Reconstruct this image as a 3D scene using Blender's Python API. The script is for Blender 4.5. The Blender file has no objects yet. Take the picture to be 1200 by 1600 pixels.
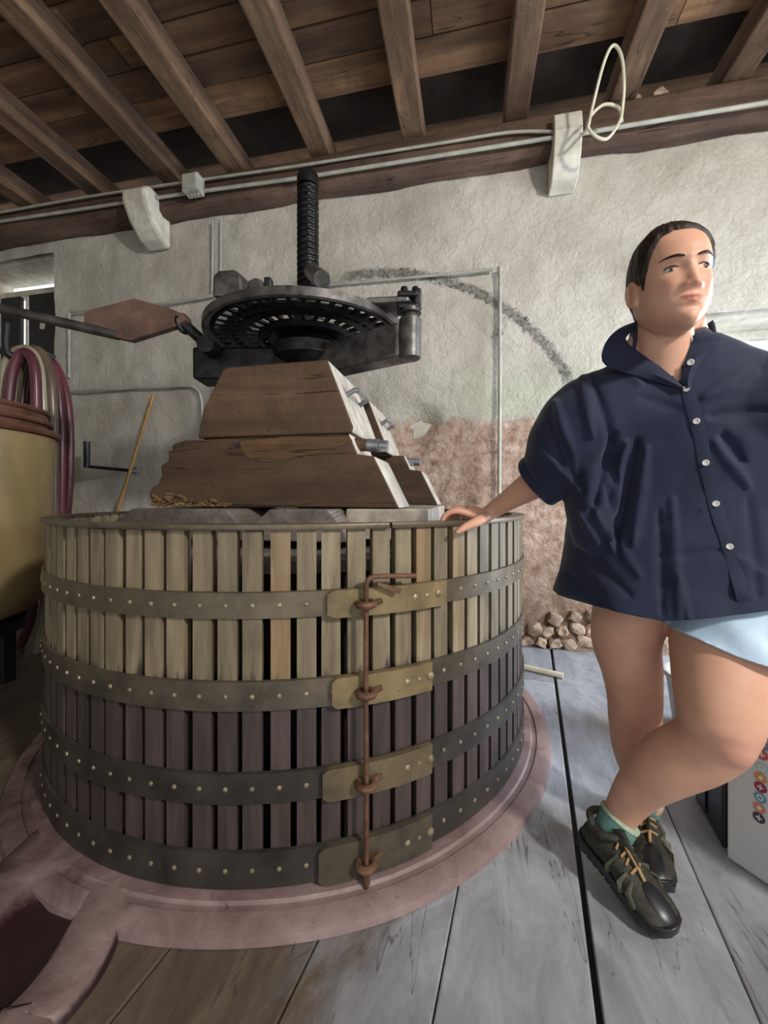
import bpy, bmesh, math, random
from mathutils import Vector, Matrix, noise
random.seed(7)
C = bpy.context.scene.collection
sc = bpy.context.scene
PI = math.pi
# ------------------------------------------------------------------ camera
F, HZ, YAW = 640.0, 780.0, math.radians(11.7)
cs, sn = math.cos(YAW), math.sin(YAW)
cam_d = bpy.data.cameras.new('camera'); cam = bpy.data.objects.new('camera', cam_d); C.objects.link(cam)
cam.location = (0, 0, 1.0); cam.rotation_euler = (PI/2, 0, YAW)
cam_d.sensor_fit = 'HORIZONTAL'; cam_d.sensor_width = 36.0; cam_d.lens = 36.0*F/1200.0
cam_d.shift_y = (HZ-800)/1200.0
cam_d.clip_start = 0.02
sc.camera = cam
# ------------------------------------------------------------------ light
w = bpy.data.worlds.new('daylight'); sc.world = w; w.use_nodes = True
bg = w.node_tree.nodes['Background']; bg.inputs[0].default_value = (0.93, 0.97, 1.0, 1); bg.inputs[1].default_value = 1.15

def area(name, loc, target, size, power, col, sy=None):
    l = bpy.data.lights.new(name, 'AREA'); l.energy = power; l.color = col; l.size = size
    if sy: l.shape = 'RECTANGLE'; l.size_y = sy
    o = bpy.data.objects.new(name, l); C.objects.link(o); o.location = loc
    o.rotation_euler = (Vector(target)-Vector(loc)).to_track_quat('-Z', 'Y').to_euler(); return o
area('key_light_right', (2.75, -1.1, 2.95), (-0.3, 1.5, 1.1), 0.30, 150, (1.0, 0.96, 0.91))  # unseen light added indoors, standing in for sun from the right
area('doorway_daylight', (3.0, 2.15, 1.35), (-0.2, 1.3, 0.15), 1.1, 145, (0.76, 0.87, 1.0), 1.9)
sc.view_settings.view_transform = 'Standard'; sc.view_settings.look = 'None'
sc.view_settings.gamma = 1.0; sc.view_settings.use_curve_mapping = False
sc.view_settings.exposure = 0.0
# ------------------------------------------------------------------ helpers
def lin(h):
    r = [((h >> k) & 255)/255 for k in (16, 8, 0)]
    return tuple((c/12.92 if c <= .04045 else ((c+.055)/1.055)**2.4) for c in r) + (1,)
def room(X, Y, Z=0): return Vector((X*cs-Y*sn, X*sn+Y*cs, Z))       # camera-aligned metres to room metres
def ray(px, py): return room((px-600)/F, 1, (HZ-py)/F)
def at(px, py, dep): d = ray(px, py); return Vector((d.x*dep, d.y*dep, 1+d.z*dep))
def onv(px, py, v): d = ray(px, py); return at(px, py, v/d.y)
def onz(px, py, z): d = ray(px, py); return at(px, py, (z-1)/d.z)
def tag(o, label=None, cat=None, group=None, kind=None):
    if label: o['label'] = label
    if cat: o['category'] = cat
    if group: o['group'] = group
    if kind: o['kind'] = kind
    return o
def empty(name, loc=(0, 0, 0), rz=0, **k):
    o = bpy.data.objects.new(name, None); C.objects.link(o); o.location = loc; o.rotation_euler = (0, 0, rz)
    o.empty_display_size = .05
    return tag(o, **k)
class MB:
    def __init__(s): s.v = []; s.f = []
    def add(s, vs, fs):
        n = len(s.v); s.v += [tuple(p) for p in vs]; s.f += [tuple(i+n for i in f) for f in fs]; return s
    def box(s, c, d, rot=None, taper=1.0):
        vs = []
        for k in (-1, 1):
            t = taper if k > 0 else 1
            for i, j in ((-1, -1), (1, -1), (1, 1), (-1, 1)):
                p = Vector((i*d[0]/2*t, j*d[1]/2*t, k*d[2]/2))
                if rot: p = rot @ p
                vs.append(p+Vector(c))
        return s.add(vs, [(0, 3, 2, 1), (4, 5, 6, 7), (0, 1, 5, 4), (1, 2, 6, 5), (2, 3, 7, 6), (3, 0, 4, 7)])
    def lathe(s, prof, c=(0, 0, 0), n=32, rot=None, a0=0, a1=2*PI, closed_prof=False):
        full = abs(a1-a0-2*PI) < 1e-6; m = n if full else n+1; vs = []; fs = []
        for i in range(m):
            a = a0+(a1-a0)*i/n
            for r, z in prof:
                p = Vector((r*math.cos(a), r*math.sin(a), z))
                if rot: p = rot @ p
                vs.append(p+Vector(c))
        k = len(prof); kk = k if closed_prof else k-1
        for i in range(n):
            for j in range(kk):
                a, b = i*k+j, i*k+(j+1) % k; c2, d2 = ((i+1) % m)*k+j, ((i+1) % m)*k+(j+1) % k
                fs.append((a, c2, d2, b))
        if not full and closed_prof: fs += [tuple(range(k)), tuple(reversed([n*k+j for j in range(k)]))]
        return s.add(vs, fs)
    def cyl(s, a, b, r, n=16, r2=None, cap=True):
        a, b = Vector(a), Vector(b); r2 = r if r2 is None else r2
        q = (b-a).to_track_quat('Z', 'Y').to_matrix(); L = (b-a).length; vs = []
        for z, rr in ((0, r), (L, r2)):
            for i in range(n): t = 2*PI*i/n; vs.append(a+q @ Vector((rr*math.cos(t), rr*math.sin(t), z)))
        fs = [(i, (i+1) % n, n+(i+1) % n, n+i) for i in range(n)]
        if cap: fs += [tuple(reversed(range(n))), tuple(range(n, 2*n))]
        return s.add(vs, fs)
    def tube(s, pts, r, n=10, closed=False, flat=1.0):
        pts = [Vector(p) for p in pts]; m = len(pts); rs = r if isinstance(r, (list, tuple)) else [r]*m
        T = []
        for i in range(m):
            if closed: t = pts[(i+1) % m]-pts[i-1]
            else: t = pts[min(i+1, m-1)]-pts[max(i-1, 0)]
            T.append(t.normalized())
        up = Vector((0, 0, 1)) if abs(T[0].z) < .9 else Vector((1, 0, 0))
        N = (up-T[0]*up.dot(T[0])).normalized(); vs = []; fs = []
        for i in range(m):
            N = (N-T[i]*N.dot(T[i])).normalized(); B = T[i].cross(N)
            for k in range(n):
                a = 2*PI*k/n; vs.append(pts[i]+(N*math.cos(a)+B*math.sin(a)*flat)*rs[i])
        for i in range(m if closed else m-1):
            for k in range(n):
                i2 = (i+1) % m; fs.append((i*n+k, i*n+(k+1) % n, i2*n+(k+1) % n, i2*n+k))
        if not closed: fs += [tuple(reversed(range(n))), tuple(range((m-1)*n, m*n))]
        return s.add(vs, fs)
    def prism(s, poly, d):
        d = Vector(d); n = len(poly); vs = [Vector(p) for p in poly]+[Vector(p)+d for p in poly]
        return s.add(vs, [tuple(range(n)), tuple(reversed(range(n, 2*n)))]+[(i, (i+n), (i+1) % n+n, (i+1) % n) for i in range(n)])
    def dome(s, c, d, r, n=8):
        d = Vector(d).normalized(); q = d.to_track_quat('Z', 'Y').to_matrix()
        return s.lathe([(r, 0), (r*.85, r*.4), (r*.45, r*.62), (0.0001, r*.68)], c, n, q)
    def mesh(s, name):
        me = bpy.data.meshes.new(name); me.from_pydata(s.v, [], s.f); me.update()
        bm = bmesh.new(); bm.from_mesh(me); bmesh.ops.recalc_face_normals(bm, faces=bm.faces); bm.to_mesh(me); bm.free(); return me
    def build(s, name, mat, parent=None, smooth=False, bevel=0, sub=0, loc=None, **k):
        o = bpy.data.objects.new(name, s.mesh(name)); C.objects.link(o); o.data.materials.append(mat)
        if parent: o.parent = parent
        if loc is not None: o.location = loc
        if bevel:
            b = o.modifiers.new('bevel', 'BEVEL'); b.width = bevel; b.segments = 2; b.limit_method = 'ANGLE'; b.angle_limit = .7
        if sub: b = o.modifiers.new('sub', 'SUBSURF'); b.levels = sub; b.render_levels = sub
        if smooth:
            o.data.polygons.foreach_set('use_smooth', [True]*len(o.data.polygons))
            if smooth != 2: o.data.set_sharp_from_angle(angle=math.radians(38))
        return tag(o, **k)
def rel(pts, o): return [Vector(p)-Vector(o) for p in pts]
def bez(pts, n=8, closed=False):       # Catmull-Rom
    P = [Vector(p) for p in pts]; out = []; m = len(P)
    for i in range(m if closed else m-1):
        g = (lambda k: P[k % m]) if closed else (lambda k: P[max(0, min(m-1, k))])
        a, b, c, d = g(i-1), g(i), g(i+1), g(i+2)
        for k in range(n):
            t = k/n; out.append(.5*((2*b)+(c-a)*t+(2*a-5*b+4*c-d)*t*t+(3*b-a-3*c+d)*t**3))
    if not closed: out.append(P[-1])
    return out
# ------------------------------------------------------------------ materials
class NT:
    def __init__(s, name):
        s.m = bpy.data.materials.new(name); s.m.use_nodes = True; s.t = s.m.node_tree; s.n = s.t.nodes
        s.b = s.n['Principled BSDF']
    def N(s, k, **kw):
        x = s.n.new(k)
        for a, b in kw.items(): setattr(x, a, b)
        return x
    def L(s, a, b): s.t.links.new(a, b)
    def coord(s, scale=(1, 1, 1), rand=True, kind='Object'):
        tc = s.N('ShaderNodeTexCoord'); mp = s.N('ShaderNodeMapping'); mp.inputs['Scale'].default_value = scale
        s.L(tc.outputs[kind], mp.inputs['Vector'])
        if rand:
            oi = s.N('ShaderNodeObjectInfo'); mu = s.N('ShaderNodeMath', operation='MULTIPLY'); mu.inputs[1].default_value = 37.0
            s.L(oi.outputs['Random'], mu.inputs[0]); s.L(mu.outputs[0], mp.inputs['Location'])
        return mp.outputs[0]
    def noise(s, co, scale=5, detail=6, rough=.55, dist=0):
        x = s.N('ShaderNodeTexNoise'); x.inputs['Scale'].default_value = scale; x.inputs['Detail'].default_value = detail
        x.inputs['Roughness'].default_value = rough; x.inputs['Distortion'].default_value = dist
        s.L(co, x.inputs['Vector']); return x.outputs['Fac']
    def ramp(s, fac, stops):
        x = s.N('ShaderNodeValToRGB'); e = x.color_ramp.elements
        while len(e) < len(stops): e.new(.5)
        for i, (p, c) in enumerate(stops): e[i].position = p; e[i].color = c if len(c) == 4 else c+(1,)
        s.L(fac, x.inputs[0]); return x.outputs[0]
    def mix(s, fac, a, b, mode='MIX'):
        x = s.N('ShaderNodeMix', data_type='RGBA', blend_type=mode)
        for i, v in ((0, fac), (6, a), (7, b)):
            if hasattr(v, 'links'): s.L(v, x.inputs[i])
            else: x.inputs[i].default_value = v
        return x.outputs[2]
    def math(s, op, a, b=0.0, c=None):
        x = s.N('ShaderNodeMath', operation=op)
        for i, v in enumerate((a, b) if c is None else (a, b, c)):
            if hasattr(v, 'links'): s.L(v, x.inputs[i])
            else: x.inputs[i].default_value = v
        return x.outputs[0]
    def mr(s, v, a, b, c=0.0, d=1.0):
        x = s.N('ShaderNodeMapRange'); s.L(v, x.inputs[0])
        for i, q in enumerate((a, b, c, d)): x.inputs[i+1].default_value = q
        return x.outputs[0]
    def sep(s, v): x = s.N('ShaderNodeSeparateXYZ'); s.L(v, x.inputs[0]); return x.outputs
    def bump(s, h, strength=.3, dist=.01):
        x = s.N('ShaderNodeBump'); x.inputs['Strength'].default_value = strength; x.inputs['Distance'].default_value = dist
        s.L(h, x.inputs['Height'])
        prev = s.b.inputs['Normal'].links
        if prev: s.L(prev[0].from_socket, x.inputs['Normal'])
        s.L(x.outputs[0], s.b.inputs['Normal'])
    def fin(s, col=None, rough=.7, metal=0.0, spec=None):
        if col is not None:
            if hasattr(col, 'links'): s.L(col, s.b.inputs['Base Color'])
            else: s.b.inputs['Base Color'].default_value = col
        if hasattr(rough, 'links'): s.L(rough, s.b.inputs['Roughness'])
        else: s.b.inputs['Roughness'].default_value = rough
        s.b.inputs['Metallic'].default_value = metal
        if spec is not None: s.b.inputs['Specular IOR Level'].default_value = spec
        return s.m
def simple(name, c1, c2=None, scale=6, rough=.6, metal=0.0, stretch=(1, 1, 1), bump=.2, bd=.004, vary=0.0, spec=None, detail=6):
    t = NT(name); c1 = lin(c1); c2 = lin(c2) if c2 is not None else tuple(x*.6 for x in c1[:3])+(1,)
    co = t.coord(stretch); f = t.noise(co, scale, detail, .6, .3)
    col = t.ramp(f, [(.3, c2), (.68, c1)])
    if vary:
        oi = t.N('ShaderNodeObjectInfo'); v = t.mr(oi.outputs['Random'], 0, 1, 1-vary, 1+vary)
        h = t.N('ShaderNodeHueSaturation'); t.L(v, h.inputs['Value']); t.L(col, h.inputs['Color']); col = h.outputs[0]
    if bump: t.bump(t.noise(co, scale*3, 6, .65), bump, bd)
    return t.fin(col, rough, metal, spec)
def wood(name, c1, c2, axis=0, rough=.75, gs=1.0, vary=.18, bump=.5, dark=0x1a100a):
    t = NT(name); st = [22*gs]*3; st[axis] = 1.6*gs
    co = t.coord(st); g = t.noise(co, 1.0, 8, .62, .6)
    st2 = [6*gs]*3; st2[axis] = 2.0*gs
    b = t.noise(t.coord(st2), 1.0, 4, .6, .2)
    col = t.ramp(g, [(.25, lin(c2)), (.7, lin(c1))])
    col = t.mix(t.mr(b, .35, .7, .6, 0), col, lin(dark)); bl = t.noise(t.coord((3.2, 3.2, 3.2)), 1.3, 8, .68, .7)
    col = t.mix(t.mr(bl, .46, .66, 0, .55), col, lin(c2)); pit = t.noise(t.coord((1, 1, 1)), 55, 4, .6); col = t.mix(t.mr(pit, .62, .72, 0, .6), col, lin(dark)); t.bump(bl, .5, .02); st3 = [17*gs]*3; st3[axis] = 1.0*gs; ck = t.noise(t.coord(st3), 1, 3, .5, .5); ckm = t.mr(t.math('ABSOLUTE', t.math('SUBTRACT', ck, .52)), 0, .007, 1, 0); ckm = t.math('MULTIPLY', ckm, t.mr(bl, .44, .56)); col = t.mix(t.math('MULTIPLY', ckm, .85), col, lin(0x120b08)); t.bump(t.math('SUBTRACT', 1.0, ckm), .6, .006)
    oi = t.N('ShaderNodeObjectInfo'); v = t.mr(oi.outputs['Random'], 0, 1, 1-vary, 1+vary)
    h = t.N('ShaderNodeHueSaturation'); t.L(v, h.inputs['Value']); t.L(col, h.inputs['Color'])
    t.bump(g, bump, .006); return t.fin(h.outputs[0], rough)
M = {}
M['joist'] = wood('joist wood', 0x9c7c60, 0x5e4637, 1, .85, .8)
M['ceilboard'] = wood('ceiling board wood', 0xa07a58, 0x4a3526, 0, .85, .45, .3)
M['plate'] = wood('wall plate wood', 0x8d7060, 0x4a372c, 0, .9, .6)
M['beam'] = wood('press block wood', 0x6d523b, 0x3f2c1e, 0, .75, .55, .1, .5, 0x2c1d13)
M['beamlit'] = simple('right lit pale timber', 0xbcb3a6, 0x8c8276, 14, .8, bump=.4)  # pale tone carries the light from the right
M['lid'] = wood('press lid wood', 0x8a8078, 0x5c524a, 1, .7, .7)
M['rot'] = simple('rotten wood', 0x9c7a50, 0x3a2616, 22, .95, bump=.9, bd=.012)
M['iron'] = simple('dark greased iron', 0x3d3d3e, 0x1d1c1d, 18, .42, .75, bump=.25, bd=.003)
M['ironlight'] = simple('worn iron', 0x74716e, 0x3a3735, 14, .45, .7, bump=.2, bd=.003)
M['rust'] = simple('rusty iron', 0x80604a, 0x4a3326, 25, .7, .45, bump=.5, bd=.003)
M['rustplate'] = simple('rusty flat plate', 0x75594c, 0x4a372f, 10, .8, .1, bump=.4)
M['galv'] = simple('bright worn steel', 0xa9a9ad, 0x74747a, 20, .35, .7, bump=.1)
M['pipe'] = simple('grey painted conduit', 0xb4b4a6, 0x93938a, 9, .5, bump=.05)
M['white'] = simple('off white plaster', 0xdcd8cc, 0xb4ad9c, 9, .85, bump=.5)
M['stone'] = simple('rubble stone', 0xb8a08c, 0x7a6656, 9, .9, bump=.8, bd=.01, vary=.25)
M['black'] = simple('black shutter', 0x1e2026, 0x101216, 7, .5)
M['pvc'] = simple('cream plastic pipe', 0xd8d3bd, 0xc0baa2, 5, .4, bump=0)
M['hosem'] = simple('wine stained hose', 0x724049, 0x47242c, 7, .3, stretch=(1, 1, .3), bump=.05)
M['hoseg'] = simple('clear ribbed hose', 0x7c6c5c, 0x4c3f35, 7, .25, stretch=(1, 1, .3), bump=.05)
M['hosel'] = simple('pale clear hose', 0xb3ad98, 0x7d725f, 7, .2, stretch=(1, 1, .3), bump=.05)
M['tub'] = simple('yellowed plastic', 0xa08a62, 0x7d6a48, 3, .35, stretch=(1, 1, .6), bump=.05)
M['tubrim'] = simple('brown plastic rim', 0x7a5340, 0x4d3025, 5, .4, bump=.05)
M['bamboo'] = simple('yellow cane stick', 0xb98d52, 0x8d6534, 12, .5, stretch=(1, 1, .3))
# hoops
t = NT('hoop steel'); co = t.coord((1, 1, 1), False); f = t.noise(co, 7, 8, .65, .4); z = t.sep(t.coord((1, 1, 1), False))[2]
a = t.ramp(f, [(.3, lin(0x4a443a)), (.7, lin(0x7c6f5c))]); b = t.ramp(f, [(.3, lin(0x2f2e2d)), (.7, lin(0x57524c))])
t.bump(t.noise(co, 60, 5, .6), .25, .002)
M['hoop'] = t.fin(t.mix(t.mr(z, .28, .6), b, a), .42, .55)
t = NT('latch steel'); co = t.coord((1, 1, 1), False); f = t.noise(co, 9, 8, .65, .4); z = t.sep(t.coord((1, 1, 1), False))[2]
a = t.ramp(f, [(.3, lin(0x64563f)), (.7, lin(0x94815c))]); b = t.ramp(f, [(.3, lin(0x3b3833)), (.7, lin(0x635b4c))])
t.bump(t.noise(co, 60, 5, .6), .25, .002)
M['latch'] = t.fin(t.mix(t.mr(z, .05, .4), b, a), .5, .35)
# slats: olive grey weathered above, must-stained purple brown below
t = NT('slat wood'); co = t.coord((30, 30, 3)); g = t.noise(co, 1, 8, .6, .5); z = t.sep(t.coord((1, 1, 1), False))[2]
oi = t.N('ShaderNodeObjectInfo'); rnd = oi.outputs['Random']
up = t.ramp(g, [(.25, lin(0x5a4c39)), (.7, lin(0x91846a))])
orange = t.ramp(g, [(.25, lin(0x584732)), (.7, lin(0x877052))])
up = t.mix(t.math('MULTIPLY', t.mr(rnd, .90, .93), t.mr(t.noise(t.coord((5, 5, 3)), 1, 3), .42, .55)), up, orange)
lo = t.ramp(g, [(.25, lin(0x2b2424)), (.7, lin(0x50423f))])
zz = t.math('ADD', z, t.mr(t.noise(t.coord((40, 40, 6)), 1, 3), .3, .7, -.03, .03))
col = t.mix(t.mr(zz, .50, .53), lo, up)
# dirty dark edges beneath each hoop
col = t.mix(t.mr(t.noise(t.coord((8, 8, 5)), 1, 5), .52, .75, 0, .5), col, lin(0x3c3226))
h = t.N('ShaderNodeHueSaturation'); t.L(t.mr(rnd, 0, 1, .8, 1.2), h.inputs['Value']); t.L(col, h.inputs['Color'])
t.bump(g, .35, .003); M['slat'] = t.fin(h.outputs[0], .62)
# floor planks
t = NT('worn floor slab'); co = t.coord((1, 1, 1), False)
g = t.noise(t.coord((9, 3, 8)), 1, 10, .68, 1.2); b = t.noise(t.coord((1, 1, 1)), 2.6, 8, .65, .8)
col = t.ramp(g, [(.25, lin(0x7b7f86)), (.72, lin(0xaeb2b9))])
oi = t.N('ShaderNodeObjectInfo'); 
tcw = t.N('ShaderNodeNewGeometry'); px = t.sep(tcw.outputs['Position'])
leftm = t.mr(t.math('ADD', px[0], t.mr(b, .3, .7, -.25, .25)), -.35, -.05, 1, 0)
brown = t.ramp(g, [(.25, lin(0x453a31)), (.72, lin(0x75675a))])
col = t.mix(leftm, col, brown)  # blue-grey right part: window reflection painted into the slab colour
col = t.mix(t.mr(b, .52, .70, 0, .45), col, lin(0x5e564f)); ck = t.noise(t.coord((16, 1.1, 8)), 1, 3, .5, .4); ckm = t.mr(t.math('ABSOLUTE', t.math('SUBTRACT', ck, .5)), 0, .006, 1, 0); ckm = t.math('MULTIPLY', ckm, t.mr(b, .45, .6)); col = t.mix(t.math('MULTIPLY', ckm, .8), col, lin(0x2c2420))
h = t.N('ShaderNodeHueSaturation'); t.L(t.mr(oi.outputs['Random'], 0, 1, .85, 1.12), h.inputs['Value']); t.L(col, h.inputs['Color'])
t.bump(g, .35, .004); t.bump(b, .3, .02); M['floor'] = t.fin(h.outputs[0], t.mr(b, .3, .7, .34, .55))
# pink basin
def basin_mat(name, trough):
    t = NT(name); co = t.coord((1, 1, 1), False); f = t.noise(co, 6, 8, .65, .5); f2 = t.noise(co, 22, 6, .7, .8)
    col = t.ramp(f, [(.3, lin(0x6d5553)), (.68, lin(0x9a8481))])
    col = t.mix(t.mr(f2, .62, .74, 0, .75), col, lin(0x4a3030))
    x3 = t.sep(co); sx_ = t.math('ADD', x3[0], .42+.30); sy_ = t.math('ADD', x3[1], 1.13); sd_ = t.math('SQRT', t.math('ADD', t.math('MULTIPLY', sx_, sx_), t.math('MULTIPLY', sy_, sy_)))
    col = t.mix(t.mr(t.math('ADD', sd_, t.mr(f, .3, .7, -.15, .15)), .22, .6, .8, 0), col, lin(0x352325))
    if trough: col = t.mix(t.mr(t.math('ADD', x3[2], t.mr(f2, .3, .7, -.004, .004)), .010, .022, 1, 0), col, lin(0x2c181b))  # low trough darkened in place of a deeper, shaded hollow
    t.bump(f2, .5, .006); return t.fin(col, .5)
M['basin'] = basin_mat('wine stained basin', False); M['spout'] = basin_mat('soaked dark hollow spout', True)
M['trough'] = simple('soaked dark hollow trough', 0x42272a, 0x24151a, 7, .35, bump=.3)
# wall: limewash above, bare brown render below on the right, soot arc
def circ(p, q, r):
    ax, ay, bx, by, cx, cy = p[0], p[1], q[0], q[1], r[0], r[1]
    d = 2*(ax*(by-cy)+bx*(cy-ay)+cx*(ay-by))
    ux = ((ax*ax+ay*ay)*(by-cy)+(bx*bx+by*by)*(cy-ay)+(cx*cx+cy*cy)*(ay-by))/d
    uy = ((ax*ax+ay*ay)*(cx-bx)+(bx*bx+by*by)*(ax-cx)+(cx*cx+cy*cy)*(bx-ax))/d
    return ux, uy, math.hypot(ax-ux, ay-uy)
VW = 2.96
pp = [(lambda p: (p.x, p.z))(onv(x, y, VW)) for x, y in ((525, 438), (700, 440), (885, 588))]
cu, cz, cr = circ(*pp)
t = NT('limewashed rubble wall'); g = t.N('ShaderNodeNewGeometry'); P = g.outputs['Position']; s3 = t.sep(P)
def wn(sc_, d=6, r=.6, di=0.0): return t.noise(P, sc_, d, r, di)
n1, n2, n3 = wn(1.6, 5), wn(9, 7, .65, .5), wn(34, 6, .7, .7)
white = t.ramp(n1, [(.3, lin(0xaea89c)), (.7, lin(0xcfc9be))])
white = t.mix(t.mr(n3, .58, .72, 0, .4), white, lin(0x8d8478))
brown = t.ramp(wn(16, 9, .72, .3), [(.32, lin(0x84695a)), (.5, lin(0xb49a88)), (.68, lin(0xcbb9aa))])
green = lin(0xb8bca6)
zedge = t.math('ADD', s3[2], t.mr(n2, .3, .7, -.05, .05))
uedge = t.math('ADD', s3[0], t.mr(n1, .3, .7, -.15, .15))
bmask = t.math('MULTIPLY', t.mr(zedge, 1.53, 1.58, 1, 0), t.mr(uedge, -.72, -.60, 0, 1))
gm = t.math('MULTIPLY', t.mr(zedge, 1.58, 1.62, 0, 1), t.math('MULTIPLY', t.mr(zedge, 1.75, 2.0, 1, 0), t.mr(uedge, -.3, 0, 0, 1)))
col = t.mix(t.math('MULTIPLY', gm, .6), white, green); col = t.mix(bmask, col, brown)
dirt = t.math('MULTIPLY', t.mr(s3[2], .2, .75, 1, 0), t.mr(n2, .35, .6, .2, .9)); col = t.mix(dirt, col, lin(0x75604f))
du = t.math('SUBTRACT', s3[0], cu); dz = t.math('SUBTRACT', s3[2], cz)
rr = t.math('SQRT', t.math('ADD', t.math('MULTIPLY', du, du), t.math('MULTIPLY', dz, dz)))
ad = t.math('ABSOLUTE', t.math('SUBTRACT', rr, cr)); ad = t.math('ADD', ad, t.mr(n3, .3, .7, -.02, .02))
am = t.mr(ad, .022, .045, 1, 0); am = t.math('MULTIPLY', am, t.mr(s3[2], 1.72, 1.85, 0, 1)); am = t.math('MULTIPLY', am, t.mr(s3[0], -1.0, -.85, 0, 1))
am = t.math('MULTIPLY', am, t.mr(n3, .35, .6, .95, .45))
col = t.mix(am, col, lin(0x3f423e))
t.bump(n2, .6, .035); t.bump(n3, .7, .014)
M['wall'] = t.fin(col, .92, 0, .2)
# ================================================================== SETTING
def struct(name, mb, mat, parent=None, **k):
    return mb.build(name, mat, parent, kind='structure', **k) if parent is None else mb.build(name, mat, parent, **k)
# --- wall_back: displaced plaster skin with two window openings
LW = (-4.62, -3.594, 2.0, 3.18); uR = onv(1082, 600, VW).x; RW = (uR, uR+1.0, 0.95, 2.175)
def breaks(a, b, step, extra):
    xs = sorted(set([a, b]+extra)); out = []
    for p, q in zip(xs, xs[1:]):
        n = max(1, round((q-p)/step)); out += [p+(q-p)*i/n for i in range(n)]
    return out+[b]
us = breaks(-4.9, 3.0, .035, [LW[0], LW[1], RW[0], RW[1]]); zs = breaks(0, 3.6, .035, [LW[2], LW[3], RW[2], RW[3]])
wb = MB(); nz = len(zs); vs = []
broken = [onv(x, y, VW) for x, y in ((640, 645), (660, 660), (672, 655), (652, 690), (668, 790), (640, 670))]
for u in us:
    for z in zs:
        p = Vector((u, 0, z)); d = .022*noise.noise(p*1.7)+.010*noise.noise(p*6)+.004*noise.noise(p*17)
        if z < 1.55 and u > -.7: d += .018+.008*noise.noise(p*9)
        if z < .45: d -= (.45-z)*.16*(.6+noise.noise(p*5))
        for b in broken:
            r = math.hypot(u-b.x, z-b.z)
            if r < .12: d += .02*(1-(r/.12)**2)
        vs.append((u, VW+d, z))
fs = []
for i in range(len(us)-1):
    for j in range(nz-1):
        cu_, cz_ = (us[i]+us[i+1])/2, (zs[j]+zs[j+1])/2
        if any(W[0] < cu_ < W[1] and W[2] < cz_ < W[3] for W in (LW, RW)): continue
        fs.append((i*nz+j, (i+1)*nz+j, (i+1)*nz+j+1, i*nz+j+1))
wb.add(vs, fs)
wall = struct('wall_back', wb, M['wall'], smooth=2)
core = MB(); D = .42
def solid(u0, u1, z0, z1):
    core.box(((u0+u1)/2, VW+.06+(D-.06)/2, (z0+z1)/2), (u1-u0, D-.06, z1-z0))
solid(-4.9, LW[0], 0, 3.6); solid(LW[0], LW[1], 0, LW[2]); solid(LW[0], LW[1], LW[3], 3.6)
solid(LW[1], RW[0], 0, 3.6); solid(RW[0], RW[1], 0, RW[2]); solid(RW[0], RW[1], RW[3], 3.6); solid(RW[1], 3.0, 0, 3.6)
core.build('wall_core', M['white'], wall)
# floor rubble stones at the foot of the wall
def rock(c, sz, seed, n=2):
    bm = bmesh.new(); bmesh.ops.create_icosphere(bm, subdivisions=n, radius=1)
    rr_ = random.Random(seed)
    for v in bm.verts:
        q = v.co.copy(); k = 1+.35*noise.noise(q*1.3+Vector((seed*3.1, 0, 0)))+.1*noise.noise(q*4+Vector((0, seed, 0)))
        q = Vector([max(-.72, min(.72, x)) for x in q])*k; v.co = Vector((q.x*sz[0], q.y*sz[1], q.z*sz[2]))
    bmesh.ops.rotate(bm, verts=bm.verts, matrix=Matrix.Rotation(rr_.uniform(-.5, .5), 3, 'Y'))
    mb = MB(); mb.add([v.co+Vector(c) for v in bm.verts], [[v.index for v in f.verts] for f in bm.faces]); bm.free(); return mb
k = 0
for row, (yy, st) in enumerate(((1004, 25), (984, 23), (964, 27))):
    x = 800+row*9
    while x < 1062:
        if not (row == 2 and x < 850):
            w_ = random.uniform(.7, 1.15); p = onv(x, yy+random.uniform(-4, 4), VW-.03); p.z = max(.035, p.z)
            rock((p.x, p.y, p.z), (.062*w_, .05, .048*random.uniform(.8, 1.2)), k).build('stone', M['stone'], wall); k += 1
        x += st*random.uniform(.8, 1.2)
# corbels under the wall plate
a = onv(885, 320, 2.8); mb = MB()
poly = [(2.86, 3.42), (2.74, 3.42), (2.72, 3.30), (2.76, 3.17), (2.83, 3.07), (2.95, 3.05), (2.95, 3.42)]
mb.prism([(a.x-.085, y, z) for y, z in poly], (.165, 0, 0)); mb.build('corbel', M['white'], wall, bevel=.008, label='whitewashed block corbel')
a = onv(232, 360, 2.8); mb = MB()
poly = [(2.95, 3.40), (2.72, 3.42), (2.66, 3.36), (2.67, 3.28), (2.74, 3.17), (2.84, 3.08), (2.95, 3.05)]
mb.prism([(a.x-.13, y, z) for y, z in poly], (.22, 0, 0)); mb.build('corbel', M['white'], wall, bevel=.03, label='rounded stone corbel')
# --- windows
win = empty('window_1', (0, 0, 0), kind='structure'); um = onv(37, 480, 3.25).x
mb = MB(); mb.box(((LW[0]+um-.06)/2, 3.28, 2.51), (um-.06-LW[0], .04, 1.02)); mb.build('shutter', M['black'], win, bevel=.004)
mb = MB(); mb.box(((LW[1]+um+.05)/2, 3.28, 2.51), (LW[1]-um-.05, .04, 1.02)); mb.build('shutter', M['black'], win, bevel=.004)
mb = MB()
for zz_ in (3.045, 2.03): mb.box(((LW[0]+LW[1])/2, 3.30, zz_), (LW[1]-LW[0]-.01, .09, .05))
mb.box((um, 3.30, 2.57), (.022, .05, 1.02)); mb.build('window_frame', M['white'], win, bevel=.004)
mb = MB(); q = onv(66, 505, 3.25); mb.box((q.x, 3.255, q.z), (.06, .003, .11), Matrix.Rotation(.15, 3, 'Y')); mb.build('paper_label', simple('paper', 0xd8d6cc, 0xb9b7aa, bump=0), win)
win2 = empty('window_2', (0, 0, 0), kind='structure'); mb = MB()
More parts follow.
